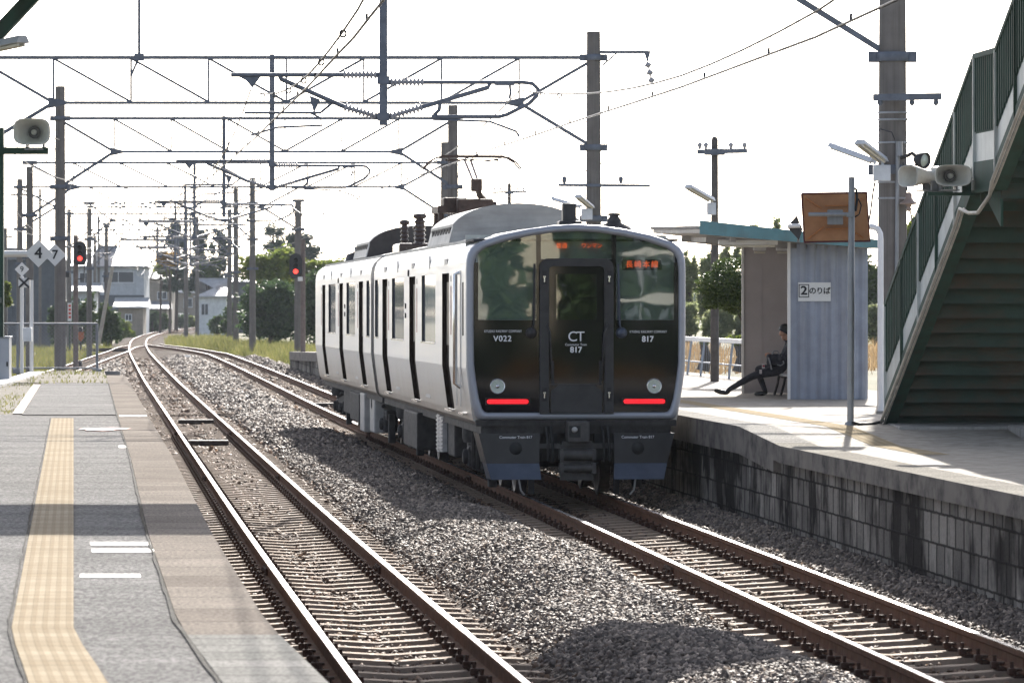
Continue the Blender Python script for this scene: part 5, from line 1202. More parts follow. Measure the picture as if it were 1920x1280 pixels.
# bench
t = thing('bench', 'row of white moulded seats along the shelter back wall', 'bench', (4.55, 76.4, FZ)); SEATW = plain('white_seat_shell', (.62, .62, .62), .35, 0, .08, 4)
for i in range(5):
    y = 74.75 + i * .62; x = 4.62 - (y - 74.7) * .095; m = MB()
    prof = [(0, .36), (.04, .375), (.22, .35), (.36, .36), (.44, .42), (.50, .58), (.54, .74), (.57, .75), (.53, .58), (.47, .39), (.38, .33), (.22, .32), (.0, .335)]
    m.prism([(x + a, y, FZ + b) for a, b in prof], (-.03, .56, 0)); m.build('seat', SEATW, t, True)
for y in (74.9, 75.9, 76.9, 77.6):
    x = 4.62 - (y - 74.7) * .095; MB().tube([(x + .04, y, FZ), (x + .1, y, FZ + .2), (x + .12, y, FZ + .33)], .02).build('leg', UNDER, t, True); MB().tube([(x + .42, y, FZ), (x + .36, y, FZ + .33)], .02).build('leg', UNDER, t, True)
MB().bar((4.80, 74.7, FZ + .31), (4.52, 77.8, FZ + .31), .05).build('seat_rail', UNDER, t, True)

# ------------------------------------------------------------------ the seated person
SKIN = plain('skin', (.46, .25, .16), .5, 0, .1, 8); CLOTH = plain('dark_clothes', (.034, .034, .044), .8, 0, .45, 14); HAIR = plain('black_hair', (.010, .009, .009), .5, 0, .3, 30); SHOE = plain('black_shoe', (.012, .011, .011), .3, 0, .2, 8)
def skinned(name, J, E, root, mats, pick, sub=2):
    me = bpy.data.meshes.new(name); keys = list(J); me.from_pydata([J[k][0] for k in keys], [(keys.index(a), keys.index(b)) for a, b in E], [])
    o = bpy.data.objects.new(name, me); COL.objects.link(o); m = o.modifiers.new('skin', 'SKIN'); m.use_smooth_shade = True
    for i, k in enumerate(keys):
        r = J[k][1]; me.skin_vertices[0].data[i].radius = r if hasattr(r, '__len__') else (r, r); me.skin_vertices[0].data[i].use_root = (k == root)
    s = o.modifiers.new('sub', 'SUBSURF'); s.levels = sub; s.render_levels = sub
    bpy.context.view_layer.update(); nm = bpy.data.meshes.new_from_object(o.evaluated_get(bpy.context.evaluated_depsgraph_get()))
    o.modifiers.clear(); o.data = nm; nm.materials.clear()
    for x in mats: nm.materials.append(x)
    for p in nm.polygons: p.material_index = pick(p.center); p.use_smooth = True
    return o
PB = Vector((4.46, 76.9, FZ)); PD = Vector((-.06, 0, 0)); J = {}
def j(k, x, y, z, r): J[k] = ((x - PB.x, y - PB.y, z - PB.z), r)
j('pel', 4.50, 76.9, 1.50, .125); j('wst', 4.58, 76.9, 1.62, .115); j('chs', 4.66, 76.9, 1.80, .135); j('nkb', 4.66, 76.9, 1.94, .075); j('nk', 4.635, 76.9, 1.99, .052); j('hd0', 4.60, 76.9, 2.05, .075); j('hd1', 4.575, 76.9, 2.12, .098); j('hd2', 4.59, 76.9, 2.185, .07)
j('nose', 4.485, 76.9, 2.08, .018); j('chin', 4.53, 76.9, 2.015, .036)
for s, n_ in ((-1, 'n'), (1, 'f')):
    y = 76.9 + s * .10
    if s < 0: q = (4.05, y - .03, 1.40), (3.64, y - .04, 1.165), (3.62, y - .04, 1.115), (3.50, y - .05, 1.13), (3.40, y - .05, 1.17)
    else: q = (4.12, y + .04, 1.52), (4.26, y + .05, 1.15), (4.28, y + .05, 1.105), (4.17, y + .05, 1.095), (4.08, y + .05, 1.09)
    j('hip' + n_, 4.46, y, 1.49, .10); j('kn' + n_, *q[0], .066); j('an' + n_, *q[1], .045); j('he' + n_, *q[2], .045); j('ba' + n_, *q[3], (.036, .045)); j('to' + n_, *q[4], (.022, .035))
    ya = 76.9 + s * .20; j('sh' + n_, 4.66, ya, 1.885, .062); j('el' + n_, 4.53, 76.9 + s * .24, 1.66, .046); j('wr' + n_, 4.36, 76.9 + s * .10, 1.735, .030); j('pm' + n_, 4.31, 76.9 + s * .075, 1.745, .030)
    for i_, (dx, dz, ln) in enumerate(((-.02, .022, .9), (-.026, .008, 1.0), (-.026, -.008, .95), (-.02, -.022, .75))):
        yy_ = 76.9 + s * .06; j(f'g{i_}a' + n_, 4.31 + dx, yy_, 1.745 + dz, .0095); j(f'g{i_}b' + n_, 4.31 + dx - .03 * ln, yy_ - s * .02, 1.742 + dz, .0085); j(f'g{i_}c' + n_, 4.31 + dx - .028 * ln, yy_ - s * .045, 1.735 + dz, .0075)
    j('tha' + n_, 4.325, 76.9 + s * .045, 1.765, .011); j('thb' + n_, 4.295, 76.9 + s * .02, 1.772, .009)
E_ = [('pel', 'wst'), ('wst', 'chs'), ('chs', 'nkb'), ('nkb', 'nk'), ('nk', 'hd0'), ('hd0', 'hd1'), ('hd1', 'hd2'), ('hd1', 'nose'), ('hd0', 'chin')]
for n_ in 'nf':
    E_ += [('pel', 'hip' + n_), ('hip' + n_, 'kn' + n_), ('kn' + n_, 'an' + n_), ('an' + n_, 'he' + n_), ('he' + n_, 'ba' + n_), ('ba' + n_, 'to' + n_), ('chs', 'sh' + n_), ('sh' + n_, 'el' + n_), ('el' + n_, 'wr' + n_), ('wr' + n_, 'pm' + n_), ('pm' + n_, 'tha' + n_), ('tha' + n_, 'thb' + n_)]
    for i_ in range(4): E_ += [('pm' + n_, f'g{i_}a' + n_), (f'g{i_}a' + n_, f'g{i_}b' + n_), (f'g{i_}b' + n_, f'g{i_}c' + n_)]
def pick(c):
    x, y, z = c.x + PB.x, c.y + PB.y, c.z + PB.z
    if z > 1.985 or (x < 4.375 and 1.69 < z < 1.8): return 0
    if x < 3.66 or (z < 1.14): return 2
    return 1
per = skinned('person', J, E_, 'pel', (SKIN, CLOTH, SHOE), pick); per.location = PB + PD; WM[per.name] = Matrix.Translation(PB + PD)
tag(per, 'person in dark clothes seated in the shelter, one leg stretched out', 'person')
hr = MB(); c_ = Vector((4.595 - PB.x, 0, 2.135 - PB.z))
vs = []; fs = []; nu_, nv_ = 18, 9
for iv in range(nv_):
    ph_ = math.pi * .60 * iv / (nv_ - 1)
    for iu in range(nu_):
        th = 2 * math.pi * iu / nu_; rr = .122 + .006 * math.sin(5 * th + iv); v = Vector((math.sin(ph_) * math.cos(th) * rr, math.sin(ph_) * math.sin(th) * rr * .88, math.cos(ph_) * rr)); v.rotate(Matrix.Rotation(R(28), 3, 'Y')); vs.append(c_ + v)
for iv in range(nv_ - 1):
    for iu in range(nu_): fs.append((iv * nu_ + iu, (iv + 1) * nu_ + iu, (iv + 1) * nu_ + (iu + 1) % nu_, iv * nu_ + (iu + 1) % nu_))
hr.add(vs, fs, True); hr.build('hair', HAIR, per)
bg_ = thing('bag', 'black bag with straps held on the lap of the seated person', 'bag', (4.40, 76.78, 1.56))
MB().bbox(4.27, 4.58, 76.68, 76.90, 1.565, 1.76, .04).build('bag_body', CLOTH, bg_, True)
MB().tube([(4.30, 76.69, 1.70), (4.33, 76.66, 1.6), (4.35, 76.66, 1.5)], .014).tube([(4.52, 76.67, 1.74), (4.55, 76.655, 1.6), (4.50, 76.655, 1.57), (4.44, 76.655, 1.58)], .012).tube([(4.36, 76.7, 1.75), (4.39, 76.7, 1.81), (4.45, 76.7, 1.81), (4.48, 76.7, 1.75)], .012).build('strap', POSTG, bg_, True)
MB().bbox(4.19, 4.24, 76.66, 76.70, 1.52, 1.60, .008).bbox(4.15, 4.19, 76.66, 76.70, 1.43, 1.50, .008).build('tag', plain('tag_white', (.6, .55, .55), .5, 0, .2, 9), bg_, True)
MB().bbox(4.20, 4.235, 76.65, 76.66, 1.545, 1.575, .003).build('red_tag', plain('tag_red', (.35, .02, .05), .5, 0, .2, 9), bg_, True)

bg_.location.x -= .06
# ------------------------------------------------------------------ fence and bush behind the right platform
FENW = plain('white_fence', (.66, .67, .70), .5, 0, .1, 3); FENG = plain('grey_fence_post', (.30, .34, .40), .6, .2, .15, 5)
t = thing('platform_fence', 'white top rail fence on thin posts behind the shelter platform', 'fence', (3.6, 96, 1.0))
Xf = lambda y: float(T2(y)) + 6.75
MB().bar((Xf(80), 80, 1.84), (Xf(125), 125, 1.84), .07, .09).build('top_rail', FENW, t, True); MB().bar((Xf(80), 80, 1.35), (Xf(125), 125, 1.35), .03).build('lower_rail', FENG, t, True)
y = 80.0
while y < 125: MB().bar((Xf(y), y, 1.0), (Xf(y) + random.uniform(-.02, .12), y, 1.84), .045).build('fence_post', FENG, t, True); y += 2.2
y = 80.3; m = MB()
while y < 125: m.cyl((Xf(y), y, 1.05), (Xf(y), y, 1.8), .004, n=4); y += .28
o_ = m.build('fence_wire', FENG, t, True); o_['kind'] = 'stuff'
# ------------------------------------------------------------------ left side: speaker, lamp, signs, signals, fence
pb_ = thing('speaker_post', 'dark green post with an arm carrying the left loudspeaker', 'post', pt(2, 640, 50.0), 0)
MB().bx(W(-9, 0, 50).x, W(7, 0, 50).x, 49.95, 50.05, W(0, 632, 50).z, 2.52 + (577 - 240) * 50 / F).bar((-6.0, 47.0, 2.6), (W(0, 0, 50).x, 49.95, 2.6), .06).bar((-6.0, 47.0, 4.2), (W(0, 0, 50).x, 49.95, 4.2), .06).build('post', GREEN, pb_, True)
MB().bx(W(0, 0, 50).x, W(92, 0, 50).x, 49.88, 49.96, W(0, 290, 50).z, W(0, 277, 50).z).build('bracket_arm', GREEN, pb_, True)
horn('loudspeaker', 'cream horn loudspeaker on the bracket at the far left', (W(67, 0, 50).x, 50.05, W(0, 249, 50).z), .40, .29, R(-2), 'horn loudspeakers')
strip_lamp('strip lamp poking in at the upper left edge', pt(44, 80, 46.2), pt(-60, 102, 46.6), 'platform strip lamps')
DW = plain('white_sign_face', (.66, .65, .64), .5, 0, .06, 3)
def diamond(t, x, y, half_px, Y, num, sz, bold=.004, px2=None):
    c = W(x, y, Y); h = half_px * Y / F; MB().prism([(c.x - h, Y, c.z), (c.x, Y, c.z + h), (c.x + h, Y, c.z), (c.x, Y, c.z - h)], (0, .012, 0)).build('sign_plate', DW, t, True)
    o = text('lettering', num, (c.x, Y - .004, c.z), sz, SB, None, bold=bold); o.parent = t; o.matrix_parent_inverse = wm(t).inverted(); return c
def stop_sign(label, num, x, y, half, Y, xpost):
    t = thing('stop_sign', label, 'sign', (W(xpost, 0, Y).x, Y, LZ), 0, 'diamond stop position signs')
    c = diamond(t, x, y, half, Y, num, half * Y / F * 1.12)
    MB().cyl((W(xpost, 0, Y).x, Y + .03, c.z), (c.x - half * Y / F * .6, Y + .03, c.z), .034, n=10).build('sign_arm', DW, t, True)
    MB().cyl((W(xpost, 0, Y).x, Y + .03, LZ), (W(xpost, 0, Y).x, Y + .03, c.z + .3), .05, n=12).build('post', POSTG, t, True)
stop_sign('white diamond sign reading 4 on a white arm', '4', 72, 475, 26, 57.0, -110)
stop_sign('white diamond sign reading 7 behind the larger 4', '7', 103, 478, 21, 77.0, -60)
t = thing('stop_sign', 'white diamond sign reading 9 above a crossed plate on two posts', 'sign', (W(50, 0, 112.5).x, 112.5, LZ), 0, 'diamond stop position signs')
diamond(t, 41, 505, 13.5, 112.5, '9', .19, .002)
k = lambda x, y: pt(x, y, 112.5)
MB().prism([k(35, 521) , k(55, 521), k(55, 539), k(35, 539)], (0, .012, 0)).xf(Matrix.Translation((0, -.06, 0))).build('cross_plate', DW, t, True)
xm = MB(); a, b = W(35.5, 521, 112.43), W(54.5, 539, 112.43); xm.bar(a, b, .01, .05); a, b = W(35.5, 539, 112.415), W(54.5, 521, 112.415); xm.bar(a, b, .01, .05); xm.build('cross_mark', SB, t, True)
for x in (41, 59): MB().cyl(k(x, 700), k(x, 518 if x < 50 else 525), .045, n=10).build('post', DW, t, True)
MB().bbox(W(42, 0, 112).x, W(58, 0, 112).x, 112.1, 112.4, W(0, 640, 112).z, W(0, 614, 112).z, .01).build('equipment_box', LAMPW, t, True)

# mesh fence across the platform end
t = thing('mesh_fence', 'grey chain link fence across the far platform end', 'fence', (-11.5, 116.5, LZ))
YF_ = 116.5; xr_, xl_ = W(182, 0, YF_).x, -14.2; z1, z0 = W(0, 607, YF_).z, W(0, 690, YF_).z
FST = plain('fence_steel', (.20, .21, .23), .5, .4, .2, 6)
MB().cyl((xl_, YF_, z1), (xr_, YF_, z1), .03, n=8).cyl((xl_, YF_, z0), (xr_, YF_, z0), .022, n=8).build('fence_rail', FST, t, True)
for x in (xr_, W(33, 0, YF_).x, W(-90, 0, YF_).x): MB().cyl((x, YF_, LZ - .3), (x, YF_, z1), .035, n=10).bbox(x - .12, x + .12, YF_ - .12, YF_ + .12, LZ - .05, LZ + .08, .02).build('fence_post', FST, t, True)
m = MB(); x = xl_ - 1.2
while x < xr_:
    for s in (-1, 1):
        x0 = x if s > 0 else x + (z1 - z0); x1 = x + (z1 - z0) if s > 0 else x; a, b = Vector((x0, YF_ + .002 * s, z0)), Vector((x1, YF_ + .002 * s, z1))
        for p_, q_ in ((a, b),):
            u0, u1 = 0, 1
            for lim, sg in ((xl_, -1), (xr_, 1)):
                for e in (0, 1):
                    pass
            if min(a.x, b.x) > xl_ - .01 and max(a.x, b.x) < xr_ + .01: m.bar(a, b, .005)
            elif max(a.x, b.x) >= xr_ and min(a.x, b.x) < xr_:
                k_ = (xr_ - a.x) / (b.x - a.x); c = a.lerp(b, k_); m.bar(*((a, c) if a.x < xr_ else (c, b)), .005)
    x += .10
o_ = m.build('chain_mesh', FST, t, True); o_['kind'] = 'stuff'
t = thing('equipment_cabinet', 'grey metal cabinet at the platform end by the frame edge', 'cabinet', (-11.2, 101, LZ)); CABG = plain('cabinet_grey', (.33, .35, .39), .5, .1, .08, 2)
MB().bbox(-11.75, W(19, 0, 101).x, 100.8, 101.3, LZ, W(0, 633, 101).z, .015).build('cabinet_body', CABG, t, True); MB().bbox(-11.8, W(20.5, 0, 101).x, 100.76, 101.34, W(0, 633, 101).z, W(0, 630, 101).z, .01).build('cabinet_lid', CABG, t, True); MB().bx(W(14, 0, 101).x, W(17, 0, 101).x, 100.77, 100.8, 1.25, 1.35).build('handle', MATT, t, True)

# colour light signals
def signal(label, hx, hy, px_, base, top, Y, hw, hh, flip=1):
    a = W(px_, base, Y); t = thing('railway_signal', label, 'signal', tuple(a), 0, 'red railway signals'); SGP = plain('signal_post_brown', (.16, .125, .11), .7, .1, .25, 8)
    MB().cyl(a, W(px_, top, Y), .11, .10, 12).build('post', SGP, t, True); c = W(hx, hy, Y); h, w_ = hh * Y / F / 2, hw * Y / F / 2; y = Y - .25
    m = MB(); ol = [(-w_, -h + w_ * .7), (-w_ * .6, -h + w_ * .1), (w_ * .6, -h + w_ * .1), (w_, -h + w_ * .7), (w_, h - w_ * .9), (w_ * .7, h - w_ * .25), (w_ * .2, h), (-w_ * .2, h), (-w_ * .7, h - w_ * .25), (-w_, h - w_ * .9)]
    m.prism([(c.x + x, y, c.z + z) for x, z in ol], (0, .06, 0)); hd = m.build('signal_head', MATT, t, True)
    MB().bbox(c.x - w_ * .6, c.x + w_ * .6, y + .06, y + .3, c.z - h * .8, c.z + h * .8, .03).build('lamp_housing', MATT, hd, True)
    for i, dz in enumerate((.45, .02, -.42)):
        z = c.z + dz * h; lit = i == 2
        MB().lathe([(0, .02), (.07, .015), (.095, 0)], (c.x, y - .002, z), (0, -1, 0), 16).build('lens', emit('signal_red', (1.0, .035, .025), 2.6, (.3, .01, .01)) if lit and 'signal_red' not in bpy.data.materials else bpy.data.materials['signal_red'] if lit else RUBBER, hd, True)
        hood = MB(); n_ = 9; vs = [(c.x + .115 * math.cos(R(th)), yy, z + .115 * math.sin(R(th))) for yy in (y, y - .2) for th in np.linspace(-5, 185, n_)]
        hood.add(vs, [(i_, i_ + 1, n_ + i_ + 1, n_ + i_) for i_ in range(n_ - 1)], True); hood.build('hood', MATT, hd, True)
    MB().bar((a.x, Y - .05, c.z + h * .3), (c.x, y + .1, c.z + h * .3), .06).bar((a.x, Y - .05, c.z - h * .4), (c.x, y + .1, c.z - h * .4), .06).build('signal_bracket', MATT, t, True)
    return t
s1 = signal('red signal left of the empty track before the white house', 151, 475, 142, 702, 441, 191, 24, 46)
s2 = signal('red signal beside the concrete pole left of the train', 555, 499, 568, 665, 449, 193, 24, 48)
k = lambda x, y: pt(x, y, 191); MB().bar(k(142, 523), k(158, 523), .05).bar(k(158, 523), k(158, 492), .04).bx(W(118, 0, 191).x, W(131, 0, 191).x, 191, 191.1, W(0, 520, 191).z, W(0, 510, 191).z).build('ladder_arm', MATT, s1, True)
MB().bbox(W(559, 0, 193).x, W(568, 0, 193).x, 192.7, 192.8, W(0, 527, 193).z, W(0, 519, 193).z, .02).build('number_plate', DW, s2, True)
# small trackside things
t = thing('point_indicator', 'small rusty orange trackside marker on a black foot', 'marker', pt(151, 668, 215)); OR = plain('rusty_orange', (.34, .10, .03), .7, 0, .3, 5)
k = lambda x, y: pt(x, y, 215); MB().bbox(W(148, 0, 215).x, W(154, 0, 215).x, 214.8, 215.2, -.4, .1, .02).build('foot', MATT, t, True); MB().prism([k(146, 622), k(157, 622), k(157, 633), k(152, 641), k(146, 634)], (0, .1, 0)).build('marker_plate', OR, t, True); MB().cyl(k(151.5, 640), k(151.5, 655), .04, n=8).bbox(W(148, 0, 215).x, W(155, 0, 215).x, 214.9, 215.1, W(0, 622, 215).z, W(0, 613, 215).z, .02).build('lamp_head', MATT, t, True)
t = thing('vertical_sign', 'white vertical sign with red writing near the hedge', 'sign', pt(130, 612, 255)); k = lambda x, y: pt(x, y, 255)
MB().prism([k(127, 568), k(134.5, 568), k(134.5, 602), k(127, 602)], (0, .03, 0)).build('sign_plate', DW, t, True); MB().cyl(k(130.5, 655), k(130.5, 602), .05, n=8).build('post', GREEN, t, True)
rw = MB(); RS = plain('sign_red', (.50, .06, .03), .5, 0, .15, 9)
for i, y in enumerate((571, 578, 585, 592)): rw.bx(W(128.5, 0, 255).x, W(133, 0, 255).x, 254.985, 254.995, W(0, y + 4.6, 255).z, W(0, y, 255).z)
rw.build('red_lettering', RS, t, True)
for x, y, Yd, lb in ((352, 672, 238, 'small white and black marker on the ballast between the tracks'), (62, 668, 255, 'white topped marker lying in the left ballast')):
    p_ = W(x, y, Yd); t = thing('trackside_marker', lb, 'marker', (p_.x, Yd, -.25)); MB().bbox(p_.x - .11, p_.x + .11, Yd - .1, Yd + .1, -.3, p_.z + .06, .02).build('marker_foot', MATT, t, True); MB().bbox(p_.x - .14, p_.x + .14, Yd - .12, Yd + .12, p_.z + .06, p_.z + .17, .03).build('marker_cap', DW, t, True)
# dark wooden cover boards between the rails of the left track
WOODD = plain('dark_timber', (.045, .035, .030), .8, 0, .4, 6)
for y, dx, lb in ((109, .1, 'dark board between the rails far up the left track'), (92, -.05, 'dark board between the rails halfway up the left track'), ):
    x = float(T1(y)) + dx; M_ = Matrix.Translation((x, y, 0)) @ Matrix.Rotation(head(lambda q: float(T1(q)), y), 4, 'Z'); tag(MB().bbox(-.42, .42, -.3, .3, -.2, -.10, .02).xf(M_).build('track_board', WOODD, None, origin=(x, y, -.2)), lb, 'board', 'boards between the rails')
tag(MB().bbox(-.42, .42, -.3, .3, -.2, -.1, .02).xf(Matrix.Translation((float(T2(128)), 128, 0)) @ Matrix.Rotation(.087, 4, 'Z')).build('track_board', WOODD, None, origin=(float(T2(128)), 128, -.2)), 'dark board between the rails behind the train', 'board', 'boards between the rails')
# point rods crossing to the left
t = thing('point_rodding', 'dark switch rods running left from the empty track', 'switch rods', (-24.5, 285, -.1))
for y0, y1 in ((278, 283), (288, 291)): MB().bar((-27.5, y1, -.05), (float(T1(y0)) - .7, y0, -.05), .12).build('rod', WOODD, t, True)
# ------------------------------------------------------------------ vegetation
BARK = plain('bark', (.075, .06, .05), .9, 0, .3, 6, .4, 20)
def leaf_cloud(name, lobes, n, size, mat, parent, up=.3, seed=1, shell=.55, ragged=.13):   # lobes: (centre, radii, weight)
    r = np.random.default_rng(seed); ws = np.array([l[2] for l in lobes], float); ws /= ws.sum()
    which = r.choice(len(lobes), n, p=ws); C = np.array([l[0] for l in lobes], float)[which]; Rd = np.array([l[1] for l in lobes], float)[which]
    d = r.normal(size=(n, 3)); d /= np.linalg.norm(d, axis=1)[:, None]; rad = shell + (1 - shell) * r.random(n); rad = np.where(r.random(n) < .25, r.random(n) ** .5, rad)
    lump = r.normal(1, ragged, n) + (.24 if ragged > .05 else .02) * np.sin(d[:, 0] * 5 + which) * np.cos(d[:, 1] * 4 + which * 2) + .16 * np.sin(d[:, 2] * 9 + which * 1.7)
    P = C + d * Rd * (rad * lump)[:, None]
    a = r.normal(size=(n, 3)); a[:, 2] *= .6; a /= np.linalg.norm(a, axis=1)[:, None]; b = np.cross(a, r.normal(size=(n, 3)) + np.array([0, 0, up])); b /= np.linalg.norm(b, axis=1)[:, None]
    s = size * r.uniform(.6, 1.4, (n, 1)); L = a * s; Wd = b * s * .45
    V = np.stack([P - L, P + Wd, P + L, P - Wd], 1).reshape(-1, 3)
    if parent is not None: V = V - np.array(wm(parent).translation)
    return np_mesh(name, V, np.arange(4 * n).reshape(n, 4), mat, parent)
def tree(label, base, trunk, lobes, n, size, mat, cat='tree', name='tree', group=None, seed=1, shell=.55, tr=.16, ragged=.13):
    b = Vector(base); t = thing(name, label, cat, tuple(b), 0, group); m = MB()
    top = Vector((b.x, b.y, b.z + trunk)); mid = b.lerp(top, .5) + Vector((tr * .5, 0, 0)); m.tube([b, mid, top], [tr, tr * .75, tr * .5], 8)
    for i, (c, rd, w_) in enumerate(lobes[:9]): c = Vector(c); s = b.lerp(top, .55 + .4 * ((i * .37) % 1)); m.tube([s, s.lerp(c, .6) + Vector((0, 0, .1 * trunk * .2)), c], [tr * .45, tr * .28, tr * .08], 6)
    m.build('trunk', BARK, t, True); leaf_cloud('crown', lobes, n, size, mat, t, seed=seed, shell=shell, ragged=ragged); return t
rnd = random.Random(5)
def lobes_in(cx, cy, cz, rx, ry, rz, k, f=.45):
    out = []
    for i in range(k):
        a = rnd.uniform(0, 6.28); e = rnd.uniform(-1, 1); q = rnd.uniform(.35, .75)
        out.append(((cx + rx * q * math.cos(a) * math.sqrt(1 - e * e * .6), cy + ry * q * math.sin(a), cz + rz * q * e), (rx * f * rnd.uniform(.8, 1.3), ry * f * rnd.uniform(.8, 1.2), rz * f * rnd.uniform(.7, 1.2)), 1.0))
    return out
LG_DARK = leaf_mat('dark_leaves', (.045, .080, .036), (.095, .145, .055), .35); LG_MID = leaf_mat('green_leaves', (.045, .085, .022), (.10, .15, .04), .35); LG_YEL = leaf_mat('yellow_green_leaves', (.12, .17, .03), (.24, .27, .06), .45)
LG_PINE = leaf_mat('pine_needles', (.055, .085, .065), (.10, .135, .085), .35); LG_ORANGE = leaf_mat('orange_leaves', (.28, .15, .03), (.38, .24, .05), .4); LG_HAZE = leaf_mat('haze_pale_leaves', (.21, .25, .12), (.38, .40, .21), .62)  # the palest leaves carry distance haze in their colour
LG_BUSH = leaf_mat('glossy_bush_leaves', (.035, .065, .018), (.13, .17, .05), .3, .4)
def clear(x, y): return W(x, y, 1)
# pruned bush behind the shelter
c = W(1375, 538, 86); tree('round clipped bush tree left of the shelter', (4.35, 86, 1.0), 1.6, [((c.x + .10, 86, c.z - .02), (.70, .66, .52), 4), ((c.x - .18, 86, c.z - .06), (.44, .44, .38), 1.5), ((c.x + .4, 86, c.z - .08), (.46, .44, .40), 1.5), ((c.x + .1, 85.8, c.z - .18), (.58, .44, .30), 1.5)], 24000, .030, LG_BUSH, 'bush', 'clipped_bush', seed=3, shell=.88, tr=.05, ragged=.02)
# big green trees beyond the right track
def px_tree(label, x, ytop, ybot, half, Y, k, n, size, mat, seed, group=None, ratio=.8, trunk_to=None, shell=.55, f=.42, cat='tree', name='tree', zb=-.5):
    c = W(x, (ytop + ybot) / 2, Y); rx = half * Y / F; rz = (ybot - ytop) / 2 * Y / F
    return tree(label, (c.x, Y, zb), max(.6, c.z - zb), lobes_in(c.x, Y, c.z, rx, rx * ratio, rz, k, f) + [((c.x, Y, c.z), (rx * .55, rx * .5, rz * .55), .8)], n, size, mat, cat, name, group, seed, shell)
px_tree('dark green bushy tree behind the row of poles', 505, 520, 655, 56, 300, 16, 15000, .17, LG_DARK, 11)
px_tree('dark tree half hidden by the rear of the train', 600, 505, 655, 60, 305, 14, 12000, .17, LG_DARK, 12)
px_tree('sunlit yellow green tree above the dark trees', 510, 462, 545, 66, 325, 14, 10000, .17, LG_YEL, 13, zb=-.5)
px_tree('yellow green tree behind the signal pole', 590, 468, 560, 60, 330, 14, 9000, .17, LG_YEL, 14)
def pine(label, x, ytop, half, Y, seed):       # layered skyline pine: bare trunk, flat tufts at the ends of the limbs
    r_ = random.Random(seed); top = W(x, ytop, Y); hw = half * Y / F; lob = []
    for lv in range(5):
        z = top.z - .5 - lv * (top.z * .13); ww = hw * (.35 + .16 * lv) * r_.uniform(.8, 1.15)
        for q in range(2 + lv): a = r_.uniform(0, 6.28); rr_ = ww * r_.uniform(.35, .95); lob.append(((top.x + rr_ * math.cos(a), Y + rr_ * math.sin(a) * .8, z + r_.uniform(-.4, .3)), (hw * r_.uniform(.30, .46), hw * .36, top.z * r_.uniform(.05, .08)), 1.0))
    tree(label, (top.x, Y, -.5), top.z + .1, lob, 8000, .19, LG_PINE, group='pines on the skyline', seed=seed, shell=.25, tr=.22)
for i, (x, a, h, lb) in enumerate(((512, 428, 40, 'layered pine above the sunlit green tree'), (572, 440, 40, 'broad pine behind the signal pole top'), (330, 424, 26, 'tall pine left of the row of far poles'), (374, 428, 26, 'pine between the two close far poles'), (410, 440, 28, 'lower pine above the bright roofed houses'), (540, 436, 34, 'pine right behind the signal pole'))): pine(lb, x, a, h, 520, 20 + i)
px_tree('orange autumn tree above the brown house', 318, 468, 505, 22, 490, 8, 3000, .28, LG_ORANGE, 31)
px_tree('small tree with thin leaves right of the white house', 300, 488, 520, 18, 495, 6, 2200, .25, LG_YEL, 32)
px_tree('mixed green tree low between the far poles', 392, 485, 525, 24, 515, 8, 2600, .28, LG_MID, 33)
# trees across the field on the right
for i, (x, a, b, h, m_, lb) in enumerate(((1292, 450, 640, 20, LG_HAZE, 'haze-pale airy tree just right of the train'), (1326, 455, 640, 22, LG_HAZE, 'haze-pale airy tree left of the thin dark pole'), (1368, 430, 640, 24, LG_HAZE, 'haze-pale tree right of the thin dark pole'), (1412, 408, 600, 26, LG_HAZE, 'tall haze-pale tree above the shelter roof'), (1470, 405, 600, 26, LG_HAZE, 'tall haze-pale tree left of the mirror board'), (1640, 470, 650, 22, LG_MID, 'green tree right of the shelter wall'), (1690, 480, 650, 24, LG_MID, 'green tree behind the thick pole'))):
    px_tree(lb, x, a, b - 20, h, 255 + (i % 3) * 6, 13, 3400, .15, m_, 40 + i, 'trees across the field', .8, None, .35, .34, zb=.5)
for i, (x, a, b, h, lb) in enumerate(((1285, 560, 645, 30, 'low haze-pale tree nearest the train across the field'), (1345, 550, 645, 34, 'low haze-pale tree beside the thin pole'), (1400, 570, 645, 30, 'low haze-pale tree next to the shelter'), (1645, 560, 650, 26, 'low haze-pale tree right of the shelter'))): px_tree(lb, x, a, b, h, 248, 10, 4200, .14, LG_HAZE, 60 + i, 'low trees across the field', .8, None, .5, .4, zb=.4)
px_tree('bright shrub behind the fence beside the shelter', 1385, 628, 652, 22, 110, 6, 1500, .05, LG_YEL, 71, cat='shrub', name='shrub', zb=1.0)
px_tree('bright shrub behind the fence left of the thin pole', 1318, 628, 650, 12, 112, 5, 900, .05, LG_HAZE, 72, cat='shrub', name='shrub', zb=1.0)
px_tree('sunlit tree behind the thick pole and stairs', 1735, 395, 475, 42, 150, 10, 5200, .09, LG_YEL, 73, zb=.5)
px_tree('bright bush at the far left edge', 4, 520, 580, 18, 200, 8, 1500, .12, LG_YEL, 74, cat='bush', name='bush')
# hedge and shrubs on the left
for i, (x, a, b, h, m_, lb) in enumerate(((108, 556, 655, 22, LG_DARK, 'dark hedge bush left of the first signal'), (138, 552, 655, 26, LG_DARK, 'dark hedge bush behind the first signal'), (170, 548, 655, 26, LG_MID, 'green hedge bush right of the first signal'), (206, 570, 655, 20, LG_MID, 'leafy shrub at the foot of the leaning pole'), (232, 592, 655, 20, LG_YEL, 'yellow green shrub beside the track curve'), (258, 592, 652, 18, LG_DARK, 'dark shrub in front of the grey fence'))): px_tree(lb, x, a, b, h, 335 if x < 220 else 430 if x < 240 else 510, 9, 3200, .17, m_, 80 + i, 'hedge bushes below the white house', .8, None, .5, .45, cat='bush', name='hedge_bush')

